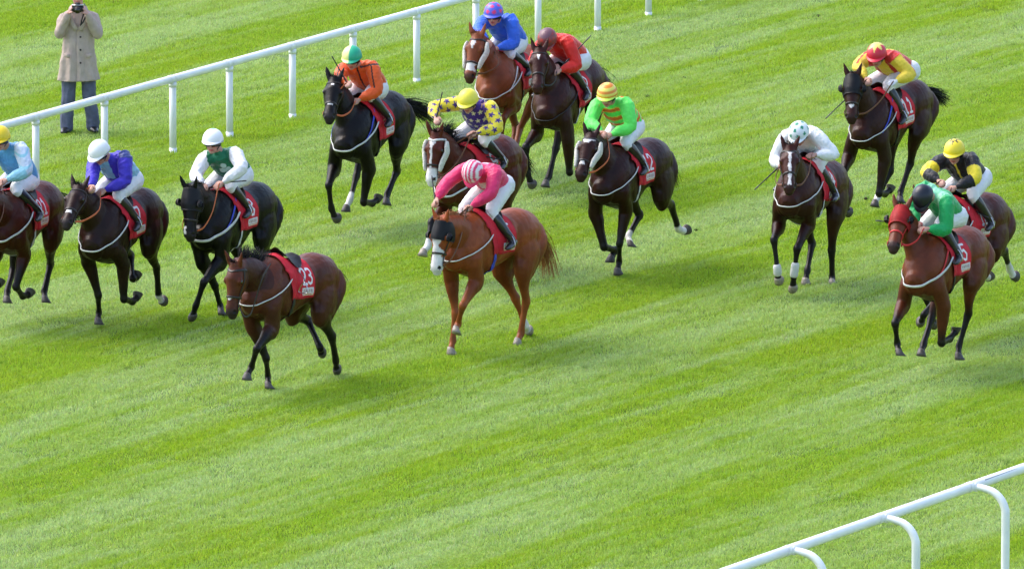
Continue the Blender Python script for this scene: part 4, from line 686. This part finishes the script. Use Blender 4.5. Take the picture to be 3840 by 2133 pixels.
HORSES=[
 dict(n='loose',seed=1,coat=(.14,.044,.02),under=(.05,.018,.012),num='23',whitemuz=False,blaze=[(.66,.72,.3,.2)],muzdark=.9,mdir=(-.35,-.15,.5),mdroop=.2,mlen=1.1,tail=(-.6,.1,-.5),taillen=.34,ptr=(.05,.6),neckdark=.75,bm=M_WHITE,bw=.018,girth=M_BLACK,rein=M_LEATHER,group=None,label='riderless bay horse with empty saddle and number 23 cloth in the foreground'),
 dict(n='pink',seed=2,coat=CHE,under=(.20,.06,.018),pts=(.26,.070,.018),num='5',blaze=[(.2,.5,.5,.5),(.5,.75,.5,.9)],whitemuz=True,muzdark=.0,mane=(.33,.13,.045),hood=M_BLACK,hoodlen=.39,tail=(-.25,.12,-.95),taillen=.8,ntail=330,socks={'RH':1.75,'LH':2.6},bw=.02,palehoof=True,rein=M_BROWNR,girth=M_BLUE,freehand='R',group='horses galloping up the turf course',
  label='chestnut horse in black blinker hood with a white nose under the pink jockey',jk=dict(label='jockey in pink silks and striped cap bent low with one arm stretched out',silk=silk_pink,cap=cap_stripes,face=(-8,-72),freehand='R')),
 dict(n='purple',seed=3,coat=(.030,.012,.008),num='7',blaze=[(.70,.76,.5,.4)],muzdark=.7,rein=M_ORANGE,bm=M_WHITE,bw=.024,tail=(-.8,-.3,-.5),taillen=.5,socks={'LH':1.95},girth=M_BLACK,
  label='dark brown horse with orange reins between the left edge horse and the black horse',jk=dict(label='jockey in purple and light blue silks with a plain white cap looking down',silk=silk_purple,cap=cap_white,face=(-15,-32))),
 dict(n='black',seed=4,coat=(.006,.006,.007),pts=(.005,.005,.006),num='8',blaze=[(.16,.24,.4,.1),(.80,.95,.3,.2)],hood=M_BLACK,rein=M_ORANGE,bw=.042,gullet=M_BLUE,tail=(-.5,.0,-.7),taillen=.5,girth=M_WHITE,
  label='jet black horse with a broad white breastplate directly behind the riderless horse',jk=dict(label='jockey with a dark green shamrock vest and white sleeves under a white cap',silk=silk_green,cap=cap_whiteg,face=(10,-6))),
 dict(n='edge',seed=5,coat=(.085,.022,.010),num='21',tail=(-.3,.55,-.45),taillen=.6,girth=M_WHITE,ptr=(.2,.7),label='bay horse cut off by the left edge of the picture',
  jk=dict(label='jockey in light blue silks and a yellow cap at the left edge',silk=silk_edge,cap=cap_edge,face=(5,-12))),
 dict(n='orange',seed=6,coat=(.008,.006,.006),num='6',blaze=[(.17,.23,.25,.2),(.64,.72,.35,.3)],rein=M_ORANGE,gullet=M_BLUE,bw=.030,tail=(-.75,.35,-.25),taillen=.85,socks={'RH':1.75},palehoof=False,girth=M_BLACK,
  label='nearly black horse with a streaming tail under the orange jockey',jk=dict(label='jockey in bright orange silks with a cap half green and half pale yellow',silk=silk_orange,cap=cap_half,face=(8,-14))),
 dict(n='blue',seed=7,coat=(.30,.11,.045),under=(.22,.08,.035),pts=(.16,.06,.03),num='4',blaze=[(.16,.35,.35,.15),(.64,.86,.6,.9)],muzdark=.75,cheek=True,mane=(.22,.07,.03),rein=M_BROWNR,bm=M_WHITE,bw=.020,gullet=M_WHITE,tail=(-.6,0,-.6),girth=M_BLACK,ptr=(1.2,2.4),
  label='light chestnut horse with cream sheepskin cheekpieces under the blue jockey at the top',jk=dict(label='jockey in royal blue silks and a blue cap with red spots',silk=silk_plain((.03,.14,.72)),cap=cap_stars,face=(8,-10))),
 dict(n='red',seed=8,coat=(.060,.015,.009),under=(.014,.007,.006),num='2',blaze=[(.2,.34,.18,.1)],muzdark=.25,rein=M_BLACK,bw=.012,bm=M_BLACK,tail=(-.7,0,-.5),girth=M_WHITE,
  label='dark bay horse wearing number 2 under the red jockey',jk=dict(label='jockey in plain red silks with a dull red cap, crouched low',silk=silk_plain((.70,.02,.012)),cap=cap_redgrey,face=(0,-40))),
 dict(n='stars',seed=9,coat=(.125,.032,.018),under=(.09,.03,.012),num='9',blaze=[(.15,.3,.4,.25),(.3,.72,.15,.15)],whitemuz=True,muzdark=.1,cheek=True,mlen=1.5,mdir=(-.5,.1,.5),browm=M_WHITE,socks={'RF':1.7},palehoof=True,tail=(-.6,.2,-.7),taillen=.55,girth=M_BLACK,rein=M_BROWNR,freehand='R',
  label='bay horse with white cheekpieces and black mane half hidden behind the pink jockey',jk=dict(label='jockey in yellow and purple starred silks with one elbow flung out',silk=silk_stars,cap=cap_plain(.84,.74,.06),face=(6,-20),freehand='R')),
 dict(n='lime',seed=10,coat=(.042,.014,.010),num='12',blaze=[(.12,.26,.75,.45),(.66,.76,.35,.3)],muzdark=.3,cheek=True,rein=M_ORANGE,bw=.018,tail=(-.45,.05,-.85),taillen=.6,socks={'LH':1.85,'RH':1.8},girth=M_WHITE,
  label='dark bay horse with cream sheepskin cheekpieces under the lime green jockey',jk=dict(label='jockey with lime green sleeves and an orange and yellow hooped cap',silk=silk_lime,cap=cap_hoops,face=(12,-18))),
 dict(n='dots',seed=11,coat=(.070,.020,.012),under=(.022,.009,.007),num='14',blaze=[(.12,.24,.55,.2),(.24,.95,.16,.22)],muzdark=.35,bw=.020,rein=M_BROWNR,gullet=None,tail=(-.7,-.1,-.6),taillen=.65,girth=M_WHITE,palehoof=True,boots=[('RF',.93,1.28,M_WHITE),('LF',.60,.95,M_WHITE)],
  label='dark bay horse with a white face stripe and white bandages on both forelegs',jk=dict(label='jockey all in white with dark green spots on a white cap',silk=silk_dots,cap=cap_green,face=(-3,-42))),
 dict(n='eleven',seed=12,coat=(.055,.016,.009),under=(.022,.009,.006),num='11',muzdark=.35,blaze=[(.70,.78,.3,.2)],hood=M_BLACK,gullet=M_BLUE,bw=.016,rein=M_BROWNR,tail=(-.75,.30,-.25),taillen=.55,socks={'RH':1.85},girth=M_BLACK,
  label='dark bay horse in black blinkers wearing number 11 behind the white-clad jockey',jk=dict(label='jockey in yellow and red silks with a red cap starred yellow on top',silk=silk_eleven,cap=cap_redstar,face=(12,-20),gloves='L')),
 dict(n='blackyellow',seed=13,coat=(.10,.028,.015),num='18',gullet=M_WHITE,bw=.02,rein=M_BROWNR,tail=(-.5,-.3,-.7),taillen=.4,socks={'LH':1.6,'RH':1.7},girth=M_BLACK,
  label='bay horse with white hind socks mostly hidden behind the green jockey at the right',jk=dict(label='jockey in black silks with yellow armbands and a yellow cap',silk=silk_blackyellow,cap=cap_ystar,face=(10,-18))),
 dict(n='green',seed=14,coat=(.20,.062,.024),under=(.09,.028,.012),num='5',muzdark=.85,hood=M_RED,nbm=M_RED,bw=.036,gullet=M_RED,rein=M_RED,tail=(-.5,-.2,-.7),taillen=.45,girth=M_BLACK,
  label='bay horse in a bright red hood and bridle on the right',jk=dict(label='jockey in emerald green silks and a black velvet cap with his head tucked down',silk=silk_gcol,cap=cap_vel,face=(-10,-66))),
]
import os
ONLY=os.environ.get('ONLY')
HM={}
for H in HORSES:
    if ONLY and H['n'] not in ONLY.split(','): continue
    Q=POSES[H['n']]; x,y,z,yaw,pit=Q['root']; f=V(-math.sin(yaw),-math.cos(yaw),0); l=V(math.cos(yaw),-math.sin(yaw),0); u=V(0,0,1); c,s=math.cos(pit),math.sin(pit)
    M=np.stack([f*c+u*s,l,-f*s+u*c],1); o=V(x,y,z); H['P']=Q.get('p'); J=dict(Q['j'])
    r,bvh=build_horse(H,J,M,o); HM[H['n']]=(M,o,Q)
    if Q.get('p'): build_jockey(H,Q['p'],M,o,bvh)
def W_(n,k,d=(0,0,0)): M,o,Q=HM[n]; return o+M@(V(*Q['p'][k])+V(*d))
def LV(n,v): return HM[n][0]@V(*v)
if not ONLY:
    for n,k,a,b,lab in (('orange','Rh',(0,0,0),(.08,-.16,.32),'black whip held upright by the orange jockey beside his horse\'s ear'),
      ('red','Lh',(0,.0,0),(-.50,.24,.36),'black whip sticking up behind the red jockey\'s shoulder'),
      ('dots','Rh',(0,-.02,0),(.05,-.27,-.28),'black whip angled down from the right hand of the jockey in white'),
      ('eleven','Rh',(0,-.02,0),(.42,-.32,-.42),'black whip hanging beside the muzzle of horse number 11'),
      ('pink','Rh',(0,0,.0),(-.10,-.12,.26),'short black whip in the outstretched hand of the pink jockey'),
      ('stars','Rh',(0,0,0),(-.10,.03,.30),'black whip in the raised hand of the yellow and purple jockey'),
      ('green','Rh',(0,-.02,0),(.15,-.42,.03),'thin black whip pointing left from behind the red hooded horse'),
      ('black','Lh',(0,0,.02),(-.08,.28,.03),'short black whip held flat across the black horse\'s withers')):
        A=W_(n,k,a); whip(A,A+LV(n,b),lab)
    build_photographer((-5.35,164.7,0))
# ---------------- rails ----------------
TH=math.radians(28.6); DIR=V(math.sin(TH),math.cos(TH),0); OUT=V(math.cos(TH),-math.sin(TH),0)
def rail(name,bases,outw,label,ends,n_=.385,RH=1.02):
    """bases: ground points of posts; outw: unit vector from rail to posts"""
    root=empty(name,bases[0]); tag(root,label,'rail'); o=V(*bases[0])
    P=[V(*b)-o-outw*n_+V(0,0,RH) for b in bases]
    P=[P[0]-unit(P[1]-P[0])*ends[0]]+P+[P[-1]+unit(P[-1]-P[-2])*ends[1]]
    for a,b in zip(P[:-1],P[1:]):
        bm=bmesh.new(); d=unit(b-a); tube(bm,[a+d*.004,a+(b-a)*.5,b-d*.004],[.052 if n_>.1 else .048]*3,n=20,k=2,rnd=False); tube(bm,[b-d*.10,b+d*.0],[.055 if n_>.1 else .0505]*2,n=20,k=1,rnd=False) 
        part('rail_pipe',bm,M_RAIL,root)
    for b in bases:
        if n_<.1:
            g=V(*b)-o; bm=bmesh.new(); tube(bm,[g+V(0,0,-.1),g+V(0,0,RH*.5),g+V(0,0,RH-.04)],[.043]*3,n=16,k=1,rnd=False); tube(bm,[g+V(0,0,-.1),g+V(0,0,.06)],[.047]*2,n=16,k=1,rnd=False); part('post',bm,M_RAIL,root); bm=bmesh.new(); tube(bm,[g+V(0,0,RH-.10),g+V(0,0,RH-.045)],[.049]*2,n=16,k=1,rnd=False); part('post_bracket',bm,M_RAIL,root); continue
        g=V(*b)-o; top=g-outw*n_+V(0,0,RH-.005); bm=bmesh.new(); c=g+V(0,0,RH-.26)
        pts=[top,top+outw*.10]+[c+V(0,0,.0)-outw*.245*(1-math.sin(a))+V(0,0,.245*math.cos(a)) for a in np.linspace(.1,math.pi/2,7)]+[g+V(0,0,.4),g+V(0,0,-.1)]
        rr=[.036,.036]+[.038+.001*i for i in range(7)]+[.043,.043]; side=unit(np.cross(outw,V(0,0,1))); tube(bm,pts,rr,side=side,n=16,k=2,rnd=False); tube(bm,[top-outw*.0,top+outw*.065],[.046,.046],n=16,k=1,rnd=False,side=side)
        tube(bm,[g+V(0,0,.05),g+V(0,0,-.1)],[.047,.047],n=16,k=1,rnd=False,side=side)
        part('post',bm,M_RAIL,root)
FAR=[(-6.519, 158.541), (-5.719, 160.085), (-4.938, 161.593), (-4.149, 163.116), (-3.482, 164.403), (-2.729, 165.857), (-1.991, 167.281), (-1.205, 168.798), (-0.459, 170.237), (0.336, 171.772), (1.112, 173.268), (1.785, 174.567), (2.484, 175.917), (3.234, 177.365), (3.984, 178.812), (4.734, 180.26)]
NEAR=[(1.166, 127.69), (2.127, 129.438), (3.088, 131.187), (4.049, 132.935), (5.01, 134.684), (5.97, 136.433)]
rail('running_rail',[V(a,b,0) for a,b in FAR],-OUT,'long white plastic running rail on the far side in front of the raincoated man',(3,3),.0,.915)
rail('running_rail',[V(a,b,0) for a,b in NEAR],OUT,'white plastic running rail with curved posts in the bottom right corner',(3,3))
nr=[o for o in bpy.data.objects if o.name.startswith('running_rail')][-1]
_o=V(*NEAR[0],0); _a=V(*NEAR[4],0)-OUT*.385-_o+V(0,0,1.02); _d=DIR
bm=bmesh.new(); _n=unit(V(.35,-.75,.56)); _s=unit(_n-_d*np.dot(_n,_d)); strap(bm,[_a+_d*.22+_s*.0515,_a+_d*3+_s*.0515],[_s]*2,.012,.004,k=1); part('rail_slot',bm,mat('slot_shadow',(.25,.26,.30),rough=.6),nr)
# ---------------- turf ----------------
def turf_nodes(t,out_socket_owner):
    global mp
    g=t.nodes.new('ShaderNodeNewGeometry'); mp=t.nodes.new('ShaderNodeMapping'); mp.vector_type='POINT'; mp.inputs['Rotation'].default_value=(0,0,TH); lk(t,g.outputs['Position'],mp.inputs[0])
    # after rotation y runs along the course, x across it
    def noise(sc,scale=(1,1,1),det=4,rough=.6,loc=(0,0,0)):
        m2=t.nodes.new('ShaderNodeMapping'); m2.inputs['Scale'].default_value=scale; m2.inputs['Location'].default_value=loc; lk(t,mp.outputs[0],m2.inputs[0])
        n=t.nodes.new('ShaderNodeTexNoise'); n.inputs['Scale'].default_value=sc; n.inputs['Detail'].default_value=det; n.inputs['Roughness'].default_value=rough; lk(t,m2.outputs[0],n.inputs['Vector']); return n.outputs['Fac']
    def mr(v,a,b,c=0,d=1,sm=True):
        r=t.nodes.new('ShaderNodeMapRange'); r.interpolation_type='SMOOTHSTEP' if sm else 'LINEAR'
        for k,x in zip(('From Min','From Max','To Min','To Max'),(a,b,c,d)): r.inputs[k].default_value=x
        lk(t,v,r.inputs['Value']); return r.outputs[0]
    def mix(f,a,b,mode='MIX'):
        m=t.nodes.new('ShaderNodeMix'); m.data_type='RGBA'; m.blend_type=mode
        if isinstance(f,float): m.inputs[0].default_value=f
        else: lk(t,f,m.inputs[0])
        for s_,i in((a,6),(b,7)):
            if isinstance(s_,tuple): m.inputs[i].default_value=(*s_,1)
            else: lk(t,s_,m.inputs[i])
        return m.outputs[2]
    def math_(op,a,b):
        m=t.nodes.new('ShaderNodeMath'); m.operation=op
        for s_,i in((a,0),(b,1)):
            if isinstance(s_,(int,float)): m.inputs[i].default_value=s_
            else: lk(t,s_,m.inputs[i])
        return m.outputs[0]
    return noise,mr,mix,math_
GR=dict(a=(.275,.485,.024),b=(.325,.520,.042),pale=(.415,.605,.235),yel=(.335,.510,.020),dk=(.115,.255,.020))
def turf_color(t):
    noise,mr,mix,mt=turf_nodes(t,None)
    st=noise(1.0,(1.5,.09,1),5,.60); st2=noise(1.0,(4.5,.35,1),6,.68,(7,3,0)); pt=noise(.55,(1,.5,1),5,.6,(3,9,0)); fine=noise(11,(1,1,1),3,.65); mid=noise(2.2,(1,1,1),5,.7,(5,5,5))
    sx=t.nodes.new('ShaderNodeSeparateXYZ'); lk(t,mp.outputs[0],sx.inputs[0])
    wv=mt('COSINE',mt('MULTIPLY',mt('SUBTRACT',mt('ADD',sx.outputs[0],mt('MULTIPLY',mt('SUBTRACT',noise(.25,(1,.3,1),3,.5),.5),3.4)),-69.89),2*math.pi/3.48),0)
    c=mix(mr(mid,.35,.65),GR['a'],GR['b']); c=mix(mt('MULTIPLY',mr(pt,.45,.62),.4),c,GR['yel'])
    s=mt('ADD',mt('ADD',mt('MULTIPLY',st,.46),mt('MULTIPLY',st2,.52)),mt('MULTIPLY',wv,.062)); c=mix(mt('MULTIPLY',mr(s,.42,.585,sm=False),.95),c,GR['pale'])  # pale stripes: sheen of blades leaning after mowing, painted as grass colour
    c=mix(mt('MULTIPLY',mr(fine,.57,.70),.5),c,GR['dk']); c=mix(mt('MULTIPLY',mr(mid,.64,.76),.4),c,GR['dk'])  # fine dark dashes: self-shadow of grass clumps painted into the colour
    cl=noise(4.2,(1.4,.8,1),4,.6,(1,8,0)); c=mix(mt('MULTIPLY',mr(cl,.61,.70),.55),c,GR['dk'])  # sparser, longer dashes of the same painted clump shadow
    return c,noise,mr,mix,mt
mg=bpy.data.materials.new('turf_ground'); mg.use_nodes=True; t=mg.node_tree; b=t.nodes['Principled BSDF']; b.inputs['Roughness'].default_value=.95; b.inputs['Specular IOR Level'].default_value=.1
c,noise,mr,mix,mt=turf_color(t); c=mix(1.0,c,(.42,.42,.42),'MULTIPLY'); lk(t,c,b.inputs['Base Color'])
bp=t.nodes.new('ShaderNodeBump'); bp.inputs['Strength'].default_value=.8; bp.inputs['Distance'].default_value=.05; lk(t,noise(30,(1,1,1),5,.7),bp.inputs['Height']); lk(t,bp.outputs[0],b.inputs['Normal'])
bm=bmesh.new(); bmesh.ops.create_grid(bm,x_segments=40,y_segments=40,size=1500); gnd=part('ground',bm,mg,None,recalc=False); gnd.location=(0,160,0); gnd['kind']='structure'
ml=bpy.data.materials.new('grass_blade'); ml.use_nodes=True; t=ml.node_tree; t.nodes.remove(t.nodes['Principled BSDF']); out=[n for n in t.nodes if n.type=='OUTPUT_MATERIAL'][0]
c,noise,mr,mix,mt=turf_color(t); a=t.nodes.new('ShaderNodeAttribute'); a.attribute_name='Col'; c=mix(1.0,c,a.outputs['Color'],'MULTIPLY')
df=t.nodes.new('ShaderNodeBsdfPrincipled'); df.inputs['Roughness'].default_value=.55; df.inputs['Specular IOR Level'].default_value=.35; tr=t.nodes.new('ShaderNodeBsdfTranslucent'); ms=t.nodes.new('ShaderNodeMixShader'); ms.inputs[0].default_value=.45
lk(t,c,df.inputs['Base Color']); lk(t,c,tr.inputs['Color']); lk(t,df.outputs[0],ms.inputs[1]); lk(t,tr.outputs[0],ms.inputs[2]); lk(t,ms.outputs[0],out.inputs['Surface'])
def grass_patch(seed,n,R=.72,h0=.028,h1=.058):
    rng=np.random.RandomState(seed); r=R*np.sqrt(rng.rand(n)); a=rng.rand(n)*6.283; x,y=r*np.cos(a),r*np.sin(a)
    tuft=snoise(np.stack([x,y,x*0],1),9,seed)*.25+1; h=(h0+(h1-h0)*rng.rand(n)**1.5)*np.clip(tuft,.6,1.5)
    az=rng.rand(n)*6.283; le=.25+.65*rng.rand(n); wv=.0028+.0022*rng.rand(n); wa=rng.rand(n)*6.283
    dx,dy=np.cos(az),np.sin(az); wx,wy=np.cos(wa)*wv,np.sin(wa)*wv; v=np.zeros((n,5,3)); z=np.zeros(n)
    v[:,0]=np.stack([x-wx,y-wy,z],1); v[:,1]=np.stack([x+wx,y+wy,z],1)
    mx,my,mz=x+dx*h*le*.35,y+dy*h*le*.35,h*.6; v[:,2]=np.stack([mx+wx*.8,my+wy*.8,mz],1); v[:,3]=np.stack([mx-wx*.8,my-wy*.8,mz],1); v[:,4]=np.stack([x+dx*h*le,y+dy*h*le,h*(1-.25*le)],1)
    me=bpy.data.meshes.new('grass_patch'); fs=[]; 
    for i in range(n): k=5*i; fs+= [(k,k+1,k+2,k+3),(k+3,k+2,k+4)]
    me.from_pydata(v.reshape(-1,3).tolist(),[],fs); col=.75+.55*rng.rand(n); ye=rng.rand(n); C=np.stack([col*(1+.25*ye),col,col*(1-.2*ye)],1); dead=rng.rand(n)<.05; C[dead]=V(1.4,1.0,1.6); setcol(me,np.repeat(C,5,axis=0)); me.materials.append(ml)
    o=bpy.data.objects.new('grass_patch',me); return o
if not os.environ.get('NOGRASS'):
    srcs=[grass_patch(100+i,3500) for i in range(3)]
    rng=np.random.RandomState(5); pts=[]; y=122.
    while y<200:
        hw=.0400*y+3.0; x=-hw
        while x<hw: pts.append((x+rng.randn()*.15,y+rng.randn()*.15,0)); x+=.92
        y+=.92
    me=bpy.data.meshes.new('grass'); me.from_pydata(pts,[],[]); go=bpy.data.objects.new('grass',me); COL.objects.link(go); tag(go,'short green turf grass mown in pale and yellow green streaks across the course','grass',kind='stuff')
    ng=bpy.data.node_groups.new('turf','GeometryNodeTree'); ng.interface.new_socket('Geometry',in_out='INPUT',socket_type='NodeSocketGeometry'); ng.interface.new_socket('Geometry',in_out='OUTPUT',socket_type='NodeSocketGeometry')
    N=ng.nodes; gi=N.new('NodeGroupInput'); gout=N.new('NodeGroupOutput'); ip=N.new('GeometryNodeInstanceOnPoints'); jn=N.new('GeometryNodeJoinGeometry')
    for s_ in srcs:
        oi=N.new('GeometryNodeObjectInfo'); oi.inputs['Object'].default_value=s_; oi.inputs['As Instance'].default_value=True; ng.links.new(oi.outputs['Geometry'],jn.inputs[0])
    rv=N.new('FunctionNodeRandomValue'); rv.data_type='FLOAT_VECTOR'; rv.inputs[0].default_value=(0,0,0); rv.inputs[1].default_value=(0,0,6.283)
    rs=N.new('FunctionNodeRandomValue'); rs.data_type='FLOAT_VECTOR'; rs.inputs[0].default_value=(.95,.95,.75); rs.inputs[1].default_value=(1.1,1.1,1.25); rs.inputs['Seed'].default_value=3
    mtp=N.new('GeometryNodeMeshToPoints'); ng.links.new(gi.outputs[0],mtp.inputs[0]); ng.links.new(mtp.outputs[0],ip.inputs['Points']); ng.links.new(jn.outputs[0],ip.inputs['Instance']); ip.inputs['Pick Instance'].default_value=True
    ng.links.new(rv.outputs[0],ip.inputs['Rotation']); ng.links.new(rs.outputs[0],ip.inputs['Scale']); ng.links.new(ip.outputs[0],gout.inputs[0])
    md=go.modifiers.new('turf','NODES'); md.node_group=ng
# clods and flowers
def gp(u,v,z=0): 
    a=(u-1920)/50590; b_=-(v-1066.5)/50590; d=V(a,math.cos(PITCH)+b_*math.sin(PITCH),-math.sin(PITCH)+b_*math.cos(PITCH)); return V(0,0,HGT)+d*((z-HGT)/d[2])
if not ONLY:
    for i,(u,v,z,lab) in enumerate(((3066,60,.02,0),(2563,293,.02,0),(2430,362,.02,0),(3250,745,.05,0),(2612,862,.16,'small clod of turf flying off the raised hind hoof of the lime jockey\'s horse'))):
        p=gp(u,v,z); r_=empty('turf_clod',p); tag(r_,lab or 'small dark clod of turf lying on the pale mown track','clod',None if lab else 'loose clods of turf')
        bm=bmesh.new(); bmesh.ops.create_icosphere(bm,subdivisions=3,radius=.016); rg=random.Random(i)
        for vv in bm.verts: vv.co*=1+.35*math.sin(vv.co.x*90+i)*math.cos(vv.co.y*80)+rg.uniform(-.08,.08)
        for vv in bm.verts: vv.co.x*=1.5
        part('soil_lump',bm,M_SOIL,r_); bm=bmesh.new()
        for k in range(14):
            a=rg.uniform(0,6.28); q=V(math.cos(a)*.015,math.sin(a)*.01,.005); tube(bm,[q,q+V(math.cos(a)*.03,math.sin(a)*.03,rg.uniform(-.01,.04))],[.003,.001],n=4,k=1)
        me=bm_mesh(bm,'grass_tuft'); setcol(me,np.tile(V(1,1,1),(len(me.vertices),1))); link('grass_tuft',me,ml,r_)
    for i,(u,v) in enumerate(((410,16),(425,19),(441,17),(402,9))):
        p=gp(u,v); r_=empty('dandelion',p); tag(r_,'tiny yellow dandelion in the grass right of the raincoated man\'s head','flower','dandelions in the far grass')
        bm=bmesh.new(); tube(bm,[V(0,0,0),V(.005,0,.09)],[.003,.003],n=6,k=1); part('stem',bm,M_SOIL,r_); bm=bmesh.new()
        for k in range(20): a=k*.314; tube(bm,[V(.005,0,.09),V(.005+.024*math.cos(a),.024*math.sin(a),.098)],[(.006,.002)]*2,n=5,k=1)
        part('flower_head',bm,M_FLOWER,r_)
